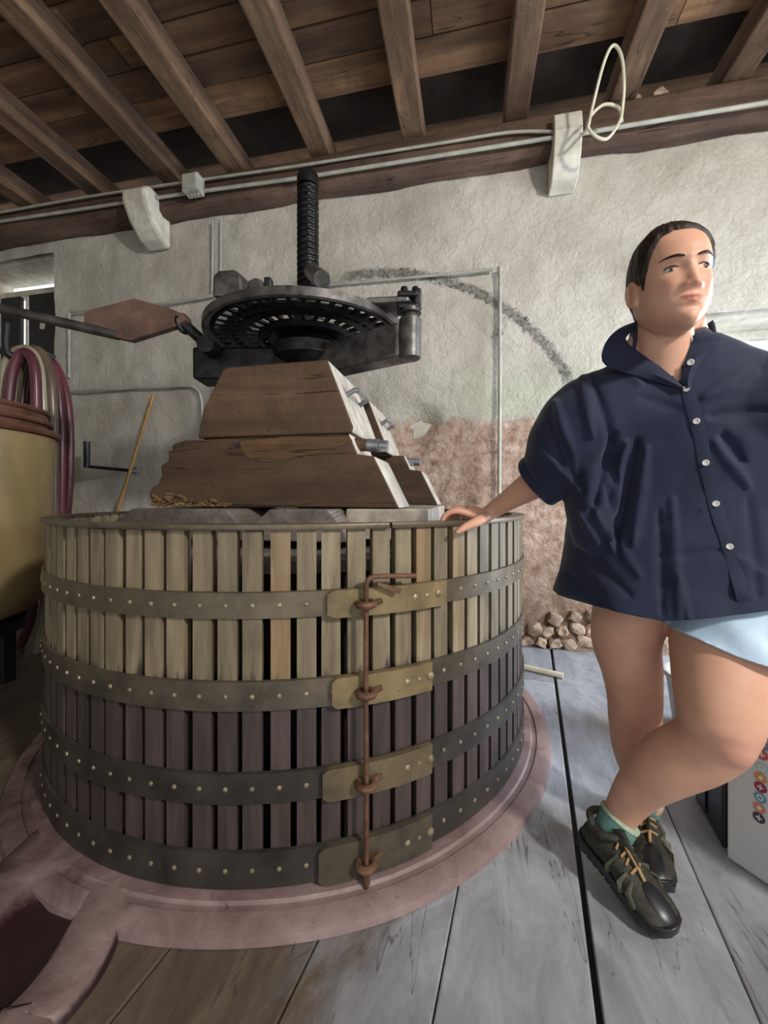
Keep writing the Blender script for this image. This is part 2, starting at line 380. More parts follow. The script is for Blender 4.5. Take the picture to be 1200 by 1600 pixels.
for (c_, d_) in ((((RW[0]+RW[1])/2, 3.34, RW[2]+.03), (1.0, .05, .06)), (((RW[0]+RW[1])/2, 3.34, RW[3]-.03), (1.0, .05, .06)), ((RW[0]+.03, 3.34, 1.56), (.06, .044, 1.12)), ((RW[1]-.03, 3.34, 1.56), (.06, .044, 1.12)), (((RW[0]+RW[1])/2, 3.34, 1.56), (.05, .036, 1.12))): mb.box(c_, d_)
mb.build('window_frame', M['white'], win2, bevel=.004)
mb = MB(); mb.box(((RW[0]+RW[1])/2, 3.16, RW[2]+.012), (1.0, .42, .024)); mb.build('window_sill', M['white'], win2, bevel=.004)
# --- left wall
mb = MB(); mb.box((-4.98, .4, 1.85), (.16, 6.0, 3.7)); struct('wall_left', mb, M['white'])
# --- right and rear walls, each with a wide doorway (outside the frame)
mb = MB()
for v0, v1, z0_, z1_ in ((-1.65, 1.15, 0, 3.7), (1.15, 2.75, 2.35, 3.7), (2.75, 3.4, 0, 3.7)): mb.box((3.1, (v0+v1)/2, (z0_+z1_)/2), (.18, v1-v0, z1_-z0_))
struct('wall_right', mb, M['white'])
mb = MB()
for u0, u1, z0_, z1_ in ((-4.9, -2.0, 0, 3.7), (-2.0, 2.2, 2.7, 3.7), (2.2, 3.1, 0, 3.7)): mb.box(((u0+u1)/2, -1.75, (z0_+z1_)/2), (u1-u0, .18, z1_-z0_))
struct('wall_rear', mb, M['white'])
# --- ceiling: boards, joists, wall plate
ceil = MB(); ceil.box((-.95, .5, 3.86), (7.95, 5.8, .06)); ceil = struct('ceiling', ceil, M['ceilboard'])
v = 2.60; i = 0
while v > -1.6:
    wd = random.uniform(.16, .24); x0 = -4.88
    while x0 < 2.98:
        ln = min(random.uniform(2.2, 4.0), 3.0-x0)
        if 3.0-(x0+ln) < .6: ln = 3.0-x0
        mb = MB(); mb.box((0, 0, 0), (ln-.006, wd-.008, .03), Matrix.Rotation(random.uniform(-.012, .012), 3, 'X'))
        mb.build('plank', M['ceilboard'], ceil, loc=(x0+ln/2, v-wd/2, 3.695+random.uniform(-.008, .008))); x0 += ln
    v -= wd
mb = MB(); mb.box((0, 0, 0), (7.9, .42, .03)); mb.build('plank', simple('shade black board', 0x3a2c22, 0x1c140f, 6, .95), ceil, loc=(-.95, 2.83, 3.79))  # near-black colour stands in for the shade in the gap
def joist(u, wd=.155, h=.155, tilt=0):
    bm = bmesh.new(); mb = MB(); n = 14; vs = []
    for i in range(n+1):
        y = -1.7+(3.02+1.7)*i/n; dx = .012*noise.noise(Vector((u*3, y*1.1, 0))); dz = .008*noise.noise(Vector((u*3, y*1.1, 9)))
        for a_, b_ in ((-1, -1), (1, -1), (1, 1), (-1, 1)): vs.append((a_*wd/2*(1+.05*noise.noise(Vector((u, y*2, a_)))+.0)+dx, y, b_*h/2+dz*(b_ < 0)))
    fs = [(i*4+k, i*4+(k+1) % 4, i*4+4+(k+1) % 4, i*4+4+k) for i in range(n) for k in range(4)]+[(0, 1, 2, 3), tuple(n*4+q for q in (3, 2, 1, 0))]
    mb.add(vs, fs); o = mb.build('joist', M['joist'], ceil, loc=(u, 0, 3.52+h/2), bevel=.012); return o
for u in (-4.42, -3.72, -3.02, -2.31, -1.76, -1.07, -.385, .305, .955, 1.57, 2.25): joist(u)
mb = MB(); n = 60; vs = []
sec = [(2.99, 3.28), (2.86, 3.265), (2.815, 3.29), (2.80, 3.38), (2.81, 3.47), (2.84, 3.515), (2.99, 3.515)]
for i in range(n+1):
    u = -4.9+7.9*i/n
    for y, z in sec: vs.append((u, y+.02*noise.noise(Vector((u*1.5, y*4, z*3))), z-.012*u*.0+.02*noise.noise(Vector((u*2.2, z*4, 5)))*(z < 3.4)))
q = len(sec); mb.add(vs, [(i*q+k, i*q+(k+1) % q, (i+1)*q+(k+1) % q, (i+1)*q+k) for i in range(n) for k in range(q)]+[tuple(range(q)), tuple(n*q+k for k in range(q-1, -1, -1))])
mb.build('wall_plate', M['plate'], ceil, smooth=True)
# loose stones lying on the wall plate in the dark gap
for (x, y, s_) in ((1003, 150, .045), (1040, 142, .06)):
    p = at(x, y, 2.5); rock((p.x, 2.9, 3.56), (s_, .05, .04), x).build('stone', M['stone'], ceil)
# --- floor
fl = MB(); fl.box((-.95, .9, -.05), (8.0, 5.2, .04)); floor = struct('floor', fl, simple('dark subfloor', 0x1c1714, 0x0e0b0a))
ang = math.radians(8.1); dq = Vector((math.cos(ang), -math.sin(ang))); dl = Vector((math.sin(ang), math.cos(ang)))
qs = [-4.9, -4.4, -3.95, -3.5, -3.05, -2.65, -2.25, -1.9, -1.6, -1.3, -1.02, -.76, -.457, -.178, .131, .413, .72, 1.05, 1.42, 1.85, 2.4, 3.0]
def clip(poly, ax, lim, keep_less):
    out = []
    for i in range(len(poly)):
        a, b = poly[i], poly[(i+1) % len(poly)]
        ia, ib = ((a[ax] <= lim) == keep_less), ((b[ax] <= lim) == keep_less)
        if ia: out.append(a)
        if ia != ib:
            t_ = (lim-a[ax])/(b[ax]-a[ax]); out.append((a[0]+(b[0]-a[0])*t_, a[1]+(b[1]-a[1])*t_))
    return out
for i, (q0, q1) in enumerate(zip(qs, qs[1:])):
    g0 = .001; g1 = .002 if abs(q1-.131) > .01 else .014
    cuts = [-1.6]; x = -1.6
    while x < 3.3: x += random.uniform(1.4, 2.4); cuts.append(x)
    if abs(q0+.178) < .01: cuts = [-1.6, .42-1.3, 2.42, 2.56, 3.3]
    if abs(q0-.131) < .01: cuts = [-1.6, 2.50, 3.3]
    if abs(q0-.413) < .01: cuts = [-1.6, 2.9, 3.4]
    if abs(q0+.457) < .01: cuts = [-1.6, 2.7, 3.3]
    for l0, l1 in zip(cuts, cuts[1:]):
        pl = [(q, l) for q, l in ((q0+g0, l0+.003), (q1-g1, l0+.003), (q1-g1, l1-.003), (q0+g0, l1-.003))]
        pl = [tuple(dq*q+dl*l) for q, l in pl]
        for ax, lim, less in ((0, -4.88, False), (0, 2.98, True), (1, -1.6, False), (1, 2.98, True)):
            pl = clip(pl, ax, lim, less)
            if len(pl) < 3: break
        if len(pl) < 3: continue
        cx_ = sum(p[0] for p in pl)/len(pl); cy_ = sum(p[1] for p in pl)/len(pl); h_ = random.uniform(-.003, .0)
        mb = MB(); mb.prism([(p[0]-cx_, p[1]-cy_, -.028) for p in pl], (0, 0, .028+h_))
        mb.build('plank', M['floor'], floor, loc=(cx_, cy_, 0), bevel=.004)
# ================================================================== BASIN
BC = Vector((-.777, 1.902, 0))
def bphi(px):                           # angle about the basket centre of the near wall point seen in column px
    d = ray(px, HZ); d = Vector((d.x, d.y)).normalized(); c2 = Vector((BC.x, BC.y)); b = d.dot(c2)
    s_ = b-math.sqrt(max(0, b*b-(c2.length_squared-1.0))); p = d*s_-c2; return math.atan2(p.y, p.x)
basin = empty('press_basin', BC, label='round pink wine-stained stone basin with a draining spout under the slatted press basket', cat='basin')
prof = [(.0, .03), (1.035, .03), (1.04, .022), (1.055, .022), (1.06, .027), (1.095, .025), (1.11, .018), (1.115, .0)]
mb = MB(); ns = 160; vs = []
for i in range(ns):
    a_ = 2*PI*i/ns; wob = 1+.006*noise.noise(Vector((math.cos(a_)*2, math.sin(a_)*2, 0)))
    for r, z in prof: vs.append((r*wob*math.cos(a_), r*wob*math.sin(a_), z+(.0015*noise.noise(Vector((r*math.cos(a_)*9, r*math.sin(a_)*9, 0))) if r > .5 and z > .005 else 0)))
q = len(prof); mb.add(vs, [(i*q+k, ((i+1) % ns)*q+k, ((i+1) % ns)*q+k+1, i*q+k+1) for i in range(ns) for k in range(q-1)])
mb.build('basin_disc', M['basin'], basin, smooth=True)
# spout: outline on the floor, with a soaked trough coloured dark for its hollow
mb = MB(); cl = bez([onz(x, y, .03) for x, y in ((215, 1270), (150, 1315), (85, 1385), (38, 1450), (-15, 1515), (-70, 1570), (-120, 1640))], 6)
half = [.16, .17, .17, .18, .19, .2]; vs = []; m = len(cl)
secp = [(-1.25, -.0), (-1.2, .026), (-.95, .031), (-.62, .026), (-.5, .008), (-.1, .0035), (.3, .005), (.48, .013), (.6, .028), (.95, .031), (1.2, .026), (1.25, .0)]
for i, p in enumerate(cl):
    t_ = (cl[min(i+1, m-1)]-cl[max(i-1, 0)]).normalized(); nrm = Vector((t_.y, -t_.x, 0)); hw = .165+.012*math.sin(i*.35)
    f_ = min(1, max(0, (i-9)/5))
    for a_, z in secp: vs.append(p+nrm*a_*hw+Vector((0, 0, (z*f_+(.029 if abs(a_) < 1.24 else 0)*(1-f_))-p.z-0)) if True else None)
q = len(secp); mb.add(rel(vs, BC), [(i*q+k, i*q+k+1, (i+1)*q+k+1, (i+1)*q+k) for i in range(m-1) for k in range(q-1)])
sp = mb.build('spout', M['spout'], basin, smooth=2)
# ================================================================== BASKET
bk = empty('press_basket', BC+Vector((0, 0, .03)), label='large round slatted wooden wine press basket with riveted iron hoops', cat='press basket')
slat = None; NS = 96; a0 = bphi(437)
H = .893
for i in range(NS):
    a_ = a0+2*PI*i/NS
    if slat is None:
        mb = MB(); w1, w0, th = .0485, .040, .036
        vs = [(1.0-(th if j else 0), s_*(w0 if j else w1)/2, z) for z in (0, H) for j in (0, 1) for s_ in (-1, 1)]
        mb.add(vs, [(0, 1, 3, 2), (4, 6, 7, 5), (0, 4, 5, 1), (2, 3, 7, 6), (0, 2, 6, 4), (1, 5, 7, 3)])
        slat = mb.build('slat', M['slat'], bk); s_o = slat
    else: s_o = slat.copy(); C.objects.link(s_o); s_o.parent = bk
    s_o.rotation_euler = (0, random.uniform(-.003, .003), a_+random.uniform(-.003, .003))
aj = bphi(608)     # joint where the two halves of the basket meet
def hoop(z0, z1, r0=1.001, th=.008):
    mb = MB(); mb.lathe([(r0, z0), (r0+th, z0+.002), (r0+th, z1-.002), (r0, z1)], n=144, closed_prof=True, a0=aj+.001, a1=aj+2*PI-.001)
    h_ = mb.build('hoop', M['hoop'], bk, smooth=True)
    rv = MB()
    for i in range(NS):
        a_ = a0+2*PI*i/NS; d = Vector((math.cos(a_), math.sin(a_), 0))
        if d.dot(Vector((ray(437, HZ).x, ray(437, HZ).y, 0)).normalized()) > .1: continue
        rv.dome(d*(r0+th-.001)+Vector((0, 0, (z0+z1)/2)), d, .0068, 8)
    rv.build('rivets', M['galvr'], h_, kind='stuff', smooth=True)
    return h_
M['galvr'] = simple('worn rivet metal', 0xa8997c, 0x6d6250, 30, .45, .5, bump=.1)
zb = [(.770-.03, .702-.03), (.549-.03, .473-.03), (.322-.03, .243-.03), (.128-.03, .034-.03)]
for z1, z0 in zb: hoop(z0, z1)
mb = MB(); mb.lathe([(.962, H), (1.012, H), (1.014, H+.006), (1.012, H+.014), (.962, H+.014)], n=144, closed_prof=True, a0=aj+.004, a1=aj+2*PI-.004)
mb.build('top_ring', M['hoop'], bk, smooth=True)
mb = MB(); q = at(521, 1150, 1.0/1); a_ = bphi(523); mb.box((.992*math.cos(a_), .992*math.sin(a_), .36), (.006, .006, .15), Matrix.Rotation(a_, 3, 'Z')); mb.build('red_strip', simple('red plastic', 0xb03030, 0x8a2020, bump=0), bk, label='narrow red plastic strip between two slats')
# latch straps, eyes and the drop rod
for (z1, z0), pxl in zip(zb, (510, 517, 503, 497)):
    aL, aR = bphi(pxl), bphi(668 if pxl != 510 else 690)
    zc, hh = (z0+z1)/2, (z1-z0)/2*1.02; n = 26; vs = []
    for i in range(n+1):
        a_ = aL+(aR-aL)*i/n; hw = hh*(math.sqrt(max(0.0, 1-(1-min(1, i/2.2))**2))*.28+.72 if i < 3 else 1); lift = .012 if i < 18 else .012-(i-18)*.0003
        for r, z in ((1.008, zc-hw), (1.013+lift, zc-hw), (1.013+lift, zc+hw), (1.008, zc+hw)): vs.append((r*math.cos(a_), r*math.sin(a_), z))
    mb = MB(); mb.add(vs, [(i*4+k, i*4+(k+1) % 4, i*4+4+(k+1) % 4, i*4+4+k) for i in range(n) for k in range(4)]+[(0, 1, 2, 3), tuple(n*4+k for k in (3, 2, 1, 0))])
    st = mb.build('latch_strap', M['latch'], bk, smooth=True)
    def on(px, dz, r): a_ = bphi(px); return Vector((r*math.cos(a_), r*math.sin(a_), zc+dz)), Vector((math.cos(a_), math.sin(a_), 0))
    for px, dz, rr_ in ((642, 0, .0095), (660, .0, .007), (677, .002, .0115)):
        if pxl != 510: px -= 12
        c_, d_ = on(px, dz, 1.022); b_ = MB(); b_.dome(c_, d_, rr_, 12); b_.build('rivet', M['galvr'], st, smooth=True)
    c_, d_ = on(630 if pxl == 510 else 618, -.018, 1.022); b_ = MB(); b_.dome(c_, d_, .005, 8); b_.build('rivet', M['rust'], st, smooth=True)
    c_, d_ = on(571, 0, 1.032); tg = Vector((-d_.y, d_.x, 0)); b_ = MB()
    ar = bphi(565); rc = Vector((1.042*math.cos(ar), 1.042*math.sin(ar), zc))
    e1 = d_; ring = [rc+e1*.020*math.cos(t_*PI/8)+tg*.020*math.sin(t_*PI/8) for t_ in range(16)]
    b_.tube(ring, .0095, 8, closed=True)
    q0, _ = on(590, 0, 1.024); b_.tube([rc+tg*.016, q0], .008, 8); b_.build('eye', M['rust'], st, smooth=True)
ar = bphi(565); rx, ry = 1.044*math.cos(ar), 1.044*math.sin(ar); tg = Vector((-math.sin(ar), math.cos(ar), 0)); tg = tg if tg.x > 0 else -tg
zt = 1-(907-780)/640*1.0-.03
pts = [(rx, ry, .0+.02)]+[(rx+.001*math.sin(z*9), ry, z) for z in (.1, .3, .5, .7, zt-.02)]+[Vector((rx, ry, zt))+tg*.012, Vector((rx, ry, zt+.002))+tg*.05, Vector((rx, ry, zt-.002))+tg*.135]
mb = MB(); mb.tube(bez(pts, 5), .0066, 10)
mb.lathe([(.004, -.012), (.0105, .01), (.0105, .03), (.006, .034)], (rx, ry, 0.0), 10)
rod = mb.build('drop_rod', M['rust'], bk, smooth=True)
mb = MB(); zz2 = zt-.012; mb.prism([Vector((rx, ry, zz2))+tg*.03+Vector((0, 0, 0)), Vector((rx, ry, zz2-.008))+tg*.03, Vector((rx, ry, zz2-.034))+tg*.088, Vector((rx, ry, zz2-.022))+tg*.096], Vector((math.cos(ar), math.sin(ar), 0))*-.008)
mb.build('rod_lug', M['rust'], bk)
# ================================================================== PRESS LID BEAMS AND BLOCKS
def block(name, poly_px, v0, v1, mat, label, cat='timber block', group=None, du=0.0, mats=None, disp=.006, vplane=None):
    P = [onv(x, y, vplane or v0) for x, y in poly_px]; zmin = min(p.z for p in P); uc = sum(p.x for p in P)/len(P)
    org = Vector((uc+du, (v0+v1)/2, zmin)); h = (v1-v0)/2
    mb = MB(); mb.prism([(p.x-uc, -h, p.z-zmin) for p in P], (0, 2*h, 0))
    o = mb.build(name, mat, None, loc=org, bevel=.008, label=label, cat=cat, group=group); return o, org
def lit_ends(o):
    o.data.materials.append(M['beamlit'])
    for f in o.data.polygons:
        if f.normal.x > .55: f.material_index = 1  # right-facing faces only, painted as lit
zl = .93
# lid beams running front to back
for (x0, x1, x2, x3), lab, v1 in (((172, 205, 352, 378), 'short grey bevelled lid beam at the left inside the basket rim', 2.35), ((393, 420, 512, 535), 'grey bevelled lid beam beside the screw, pale on its right side', 2.40)):
    vf = 1.26; P = [onv(x0, 824, vf), onv(x1, 797, vf), onv(x2, 796, vf), onv(x3, 824, vf)]
    zt_, zb_ = .966, .86; uc = (P[0].x+P[3].x)/2
    poly = [(P[0].x-uc-.02, 0), (P[0].x-uc, .05), (P[1].x-uc, zt_-zb_), (P[2].x-uc, zt_-zb_), (P[3].x-uc, .05), (P[3].x-uc+.02, 0)]
    mb = MB(); h = (v1-vf)/2; mb.prism([(a_, -h, z) for a_, z in poly], (0, 2*h, 0))
    o = mb.build('lid_beam', M['lid'], None, loc=(uc, (vf+v1)/2, zb_), bevel=.006, label=lab, cat='beam')
# third beam, added pale for the lit right side of the second
mb = MB(); p0 = onv(540, 797, 1.38); p1 = onv(675, 797, 1.5); mb.box((0, 0, .053), (p1.x-p0.x, .9, .106))
o = mb.build('lid_beam', M['beamlit'], None, loc=((p0.x+p1.x)/2, 1.83, .86), bevel=.006, label='pale lit lid beam at the right inside the basket rim', cat='beam')
# lid boards under the beams
mb = MB(); mb.lathe([(.0001, 0), (.93, 0), (.93, .03), (.0001, .03)], n=64); o = mb.build('pressing_board', M['lid'], None, loc=(BC.x, BC.y, .80), label='round wooden pressing lid lying inside the slatted basket', cat='lid', smooth=True)
mb = MB(); mb.lathe([(.0001, 0), (.9, 0), (.9, .77), (.0001, .77)], n=64); o = mb.build('grape_pomace', simple('dark pomace', 0x2a181a, 0x120a0b, 30, .9, bump=.8), None, loc=(BC.x, BC.y, .031), label='dark pressed pomace seen between the basket slats', cat='pomace', kind='stuff', smooth=True)
low = [(240, 791), (232, 777), (236, 765), (247, 758), (252, 745), (250, 730), (263, 722), (262, 708), (283, 700), (284, 691), (400, 685), (545, 679), (560, 713), (585, 716), (625, 798), (430, 795)]
zt0 = .966
def fixz(px, v, z): # px at plane v with given z -> still use column
    p = onv(px, 780, v); return p
o, g_ = block('press_block', low, 1.39, 1.64, M['beam'], 'front lower press block, dark timber with crumbling lower left edge'); lit_ends(o)
o.location.z = .968; lowf = o
o2 = o.copy(); o2.data = o.data.copy(); C.objects.link(o2); o2.location = (o.location.x+.075, 2.30, .968); o2['label'] = 'rear lower press block, ending further right behind the front one'
upp = [(308, 688), (316, 645), (347, 581), (355, 577), (505, 565), (513, 566), (553, 671), (551, 680)]
o3, _ = block('press_block', upp, 1.38, 1.75, M['beam'], 'front upper press block, brown timber with sloping ends under the iron head', vplane=1.38); lit_ends(o3); o3.location.z = 1.232
o4 = o3.copy(); o4.data = o3.data.copy(); C.objects.link(o4); o4.location = (o3.location.x+.0, 2.17, 1.232); o4['label'] = 'rear upper press block, behind the front one with a staple in its end'
print('low top', lowf.location, max(v_.co.z for v_ in lowf.data.vertices))
# crumbling edge
mb = MB()
for i in range(70):
    x = random.uniform(238, 362); y = 791-random.random()**1.5*24*(1-(x-238)/160)
    p = onv(x, y, 1.39)
    r_ = rock((p.x-lowf.location.x, -.127+random.uniform(-.004, .004), max(.01, p.z-.968)), (random.uniform(.008, .02), .008, random.uniform(.005, .009)), i, 1); mb.add(r_.v, r_.f)
mb.build('rotten_edge', M['rot'], lowf, kind='stuff')
# worn upper edge of the front lower block, grazing light painted golden
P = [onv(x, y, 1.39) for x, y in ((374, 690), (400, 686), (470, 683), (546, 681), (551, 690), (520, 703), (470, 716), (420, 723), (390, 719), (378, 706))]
mb = MB(); mb.prism([(p.x-lowf.location.x, -.127, p.z-.968) for p in P], (0, .01, 0)); mb.build('worn_lit_edge', wood('worn wood lit gold', 0x9a7347, 0x5e4125, 0, .7, .8), lowf, bevel=.003)
# staples in the right ends of the upper blocks
for x, y, vv, par in ((560, 612, 1.56, o3), (596, 640, 2.1, o4)):
    p = onv(x, y, vv); p = Vector((0, 0, 0)); zloc = .14; 
    e = max((v_.co for v_ in par.data.vertices), key=lambda c_: c_.x)
    nx = .93; u_ = e.x-.062
    a_ = Vector((u_-.02, -.10, zloc)); b_ = Vector((u_-.02, .09, zloc+.005)); out = Vector((.065, 0, .035))
    mb = MB(); mb.tube([a_, a_+out*.97, a_+out+Vector((0, .015, 0)), b_+out-Vector((0, .015, 0)), b_+out*.97, b_], .010, 8); s_ = mb.build('staple', M['galv'], par, smooth=True)
# shaped carrying bars through the lower blocks
for par, vo, zc_, sh_ in ((lowf, -.06, .238, -.075), (o2, -.05, .25, -.125)):
    xs = [v_.co.x for v_ in par.data.vertices]; xr = max(xs)+sh_; xl = min(xs)
    mb = MB(); mb.tube([(xl+.07, vo, zc_), (xl+.10, vo, zc_), (xl+.16, vo, zc_)], [.018, .026, .024], 12); mb.build('handle', M['beam'], par, smooth=True, label='carved wooden handle end')
    mb = MB(); mb.tube([(xr-.16, vo, zc_-.004), (xr-.10, vo, zc_-.006), (xr-.055, vo, zc_-.008)], [.028, .026, .022], 12); mb.build('handle', M['beam'], par, smooth=True, label='carved wooden handle end')
    mb = MB(); mb.tube([(xr-.058, vo, zc_-.008), (xr-.056, vo, zc_-.008), (xr-.015, vo, zc_-.012), (xr-.012, vo, zc_-.012), (xr-.010, vo, zc_-.012), (xr+.02, vo, zc_-.014)], [.001, .024, .024, .019, .022, .020], 14); mb.build('ferrule', M['galv'], par, smooth=True)
# ================================================================== IRON PRESS HEAD (axes follow the camera heading)
hd = empty('ratchet_mechanism', (BC.x, BC.y, 1.49), YAW, label='dark iron ratchet press head with perforated wheel around the tall screw', cat='press mechanism')
def HP(X, Y, Z): return Vector((X, Y, Z-1.49))        # offsets from the screw axis in camera-aligned metres
def hat(px, py, dep): X = (px-600)/F*dep+.375; return Vector((X, dep-2.02, 1+(HZ-py)/F*dep-1.49))
# screw
scr = MB(); n = 28; pt = .030; z0, z1 = .845, 2.535; rows = int((z1-z0)/pt*8); vs = []
for j in range(rows+1):
    z = z0+(z1-z0)*j/rows
    for i in range(n):
        a_ = 2*PI*i/n; ph = (z/pt-i/n) % 1.0; r = .0535 if ph < .45 else (.0535-.011*(ph-.45)/.1 if ph < .55 else (.0425 if ph < .9 else .0425+.011*(ph-.9)/.1))
        vs.append((r*math.cos(a_), r*math.sin(a_), z-z0))
scr.add(vs, [(j*n+i, j*n+(i+1) % n, (j+1)*n+(i+1) % n, (j+1)*n+i) for j in range(rows) for i in range(n)]+[tuple(reversed(range(n)))])
scr.lathe([(.0535, z1-z0), (.0535, z1-z0+.05), (.048, z1-z0+.062), (.0001, z1-z0+.064)], n=28)
scr.build('press_screw', M['iron'], None, loc=(BC.x, BC.y, z0), smooth=True, label='tall threaded iron screw rising from the centre of the press', cat='screw')
# base boss
mb = MB(); mb.lathe([(.06, .0), (.22, .0), (.225, .012), (.20, .035), (.15, .06), (.06, .065)], n=40); mb.build('base_plate', M['ironlight'], hd, smooth=True)
mb = MB(); mb.lathe([(.06, .05), (.15, .05), (.155, .12), (.12, .15), (.17, .19), (.18, .24), (.14, .28), (.06, .28)], n=40); mb.build('hub', M['iron'], hd, smooth=True)
# perforated wheel
zw = HP(0, 0, 1.765).z
mb = MB(); mb.lathe([(.435, zw+.028), (.47, zw), (.48, zw+.006), (.48, zw+.040), (.465, zw+.046), (.435, zw+.046)], n=96, closed_prof=True); wheel = mb.build('wheel_rim', M['ironlight'], hd, smooth=True)
def annulus(r0, r1, z, t_): 
    m_ = MB(); m_.lathe([(r0, z), (r1, z), (r1, z+t_), (r0, z+t_)], n=96, closed_prof=True); return m_
pl = MB()
for r0, r1, z, t_ in ((.425, .44, zw+.016, .02), (.355, .38, zw+.008, .028), (.285, .325, zw+.016, .018), (.215, .235, zw-.004, .03), (.06, .185, zw+.012, .03)):
    a_ = annulus(r0, r1, z, t_); pl.add(a_.v, a_.f)
pl.build('wheel_plate', M['iron'], hd, smooth=True)
def spokes(r0, r1, n_, z, wdt):
    first = None
    m_ = MB()
    for i in range(n_):
        a_ = 2*PI*i/n_; R_ = Matrix.Rotation(a_, 3, 'Z'); m_.box(R_ @ Vector(((r0+r1)/2, 0, z)), (r1-r0+.006, wdt, .016), R_)
    return m_
spokes(.38, .425, 44, zw+.026, .016).build('wheel_teeth', M['iron'], hd, kind='stuff')
spokes(.325, .355, 40, zw+.026, .014).build('wheel_teeth', M['iron'], hd, kind='stuff')
spokes(.235, .285, 30, zw+.026, .016).build('wheel_teeth', M['iron'], hd, kind='stuff')
spokes(.185, .215, 24, zw+.026, .016).build('wheel_teeth', M['iron'], hd, kind='stuff')
# collar nut and cross cylinder above the wheel
mb = MB(); mb.lathe([(.055, zw+.03), (.085, zw+.03), (.088, zw+.10), (.08, zw+.125), (.055, zw+.125)], n=32); mb.build('collar', M['iron'], hd, smooth=True)
mb = MB(); mb.cyl(hat(487, 425, 1.95), hat(503, 437, 1.62), .036, 24); mb.build('stub_tube', M['ironlight'], hd, smooth=True, bevel=.003)
# left lumps: pawl housing
a_ = hat(358, 442, 1.72); mb = MB()
mb.prism([a_+Vector(p) for p in ((-.075, 0, -.055), (-.07, 0, .035), (-.045, 0, .055), (.02, 0, .06), (.05, 0, .035), (.06, 0, -.055))], (.03, .12, 0)); mb.build('pawl_block', M['ironlight'], hd, bevel=.012)
a_ = hat(398, 444, 1.66); mb = MB(); mb.prism([a_+Vector(p) for p in ((-.035, 0, -.04), (-.03, 0, .015), (0, 0, .03), (.025, 0, .02), (.04, 0, -.04))], (.02, .08, 0)); mb.build('pawl_block', M['ironlight'], hd, bevel=.008)
a_ = hat(420, 446, 1.6); mb = MB(); mb.box(a_, (.03, .04, .05)); mb.build('pawl_block', M['iron'], hd, bevel=.006)
# cross arm beneath the wheel: from the right cylinder through the hub to the left box
R = hat(641, 540, 1.70); c0 = Vector((0, 0, .15)); dr = Vector((R.x, R.y, 0)); perp = Vector((-dr.y, dr.x, 0)).normalized()
mb = MB(); w_ = .055
zt_, zb_ = .235, .095; re = Vector((R.x, R.y, 0))*.95
mb.prism([perp*w_+Vector((0, 0, zb_)), perp*-w_+Vector((0, 0, zb_)), re+perp*-w_+Vector((0, 0, zb_+.0)), re+perp*w_+Vector((0, 0, zb_))], (0, 0, zt_-zb_)); mb.build('arm', M['ironlight'], hd, bevel=.01)
le = Vector((-.50, .02, 0)); pl2 = Vector((0, 1, 0))
mb = MB(); mb.box(le*.5+Vector((0, -.02, .155)), (.56, .16, .15)); mb.build('arm', M['iron'], hd, bevel=.012)
mb = MB(); zc = 1+(HZ-562)/F*1.70-1.49; zt2 = 1+(HZ-500)/F*1.70-1.49
mb.lathe([(.0001, 0), (.036, 0), (.044, .006), (.046, zt2-zc), (.034, zt2-zc+.004), (.030, zt2-zc+.02), (.046, zt2-zc+.025), (.046, zt2-zc+.04), (.0001, zt2-zc+.042)], (R.x, R.y, zc), 32); mb.build('pivot_post', M['ironlight'], hd, smooth=True)
# fork lug with bolts on the right
mb = MB(); q0 = hat(560, 457, 1.75); q1 = hat(628, 458, 1.70)
for dz in (.028, -.022): mb.box(Vector((R.x-.012, R.y, zt2+.065+dz)), (.085, .085, .022))
mb.box(Vector((R.x+.03, R.y+.01, zt2+.075)), (.03, .08, .09)); mb.build('fork', M['iron'], hd, bevel=.008)
mb = MB(); rA = Vector((math.cos(-.9)*.44, math.sin(-.9)*.44, 0)); e_ = Vector((R.x, R.y, 0))
pA, pB = Vector((.30, -.36, zw+.03)), Vector((R.x-.015, R.y, zt2+.065)); pr = Vector((pB.y-pA.y, -(pB.x-pA.x), 0)).normalized()
pA2 = Vector((.42, -.16, zw+.03))
mb.prism([pA, pA2, pB+pr*-.03, pB+Vector((.03, 0, 0)), pB+pr*.03], (0, 0, .026)); mb.build('lug', M['ironlight'], hd, bevel=.008)
for dx in (-.025, .022):
    mb = MB(); b_ = Vector((R.x+dx, R.y, zt2+.10)); mb.lathe([(.0001, .035), (.013, .035), (.015, .028), (.015, .012), (.009, .010), (.009, 0)], b_, 12); mb.build('bolt', M['iron'], hd, smooth=True)
# lever
lv = MB(); s0 = hat(325, 540, 1.86); s1 = hat(287, 506, 1.84)
lv.tube([s0, s0*.5+s1*.5, s1], .024, 10); lv.cyl(s0+Vector((0, -.03, 0)), s0+Vector((0, .06, 0)), .04, 16)
lv.build('lever_socket', M['iron'], hd, smooth=True)
rg = MB(); rg.tube([s1+Vector((.012*math.cos(t_*PI/8)+0, .034*math.cos(t_*PI/8), .034*math.sin(t_*PI/8))) for t_ in range(16)], .012, 8, closed=True); rg.build('lever_ring', M['iron'], hd, smooth=True)
P = [hat(x, y, 1.80) for x, y in ((131, 488), (136, 485), (209, 466), (262, 480), (285, 490), (290, 499), (272, 510), (202, 532), (176, 526), (131, 508))]
mb = MB(); mb.prism(P, (0.005, .035, 0)); mb.build('lever_plate', M['rustplate'], hd, bevel=.003)
b0, b1 = hat(185, 524, 1.815), hat(-60, 468, 1.78); mb = MB(); mb.tube([b1, b0*.5+b1*.5, b0], [.022, .022, .022], 12); mb.build('lever_bar', M['ironlight'], hd, smooth=True)
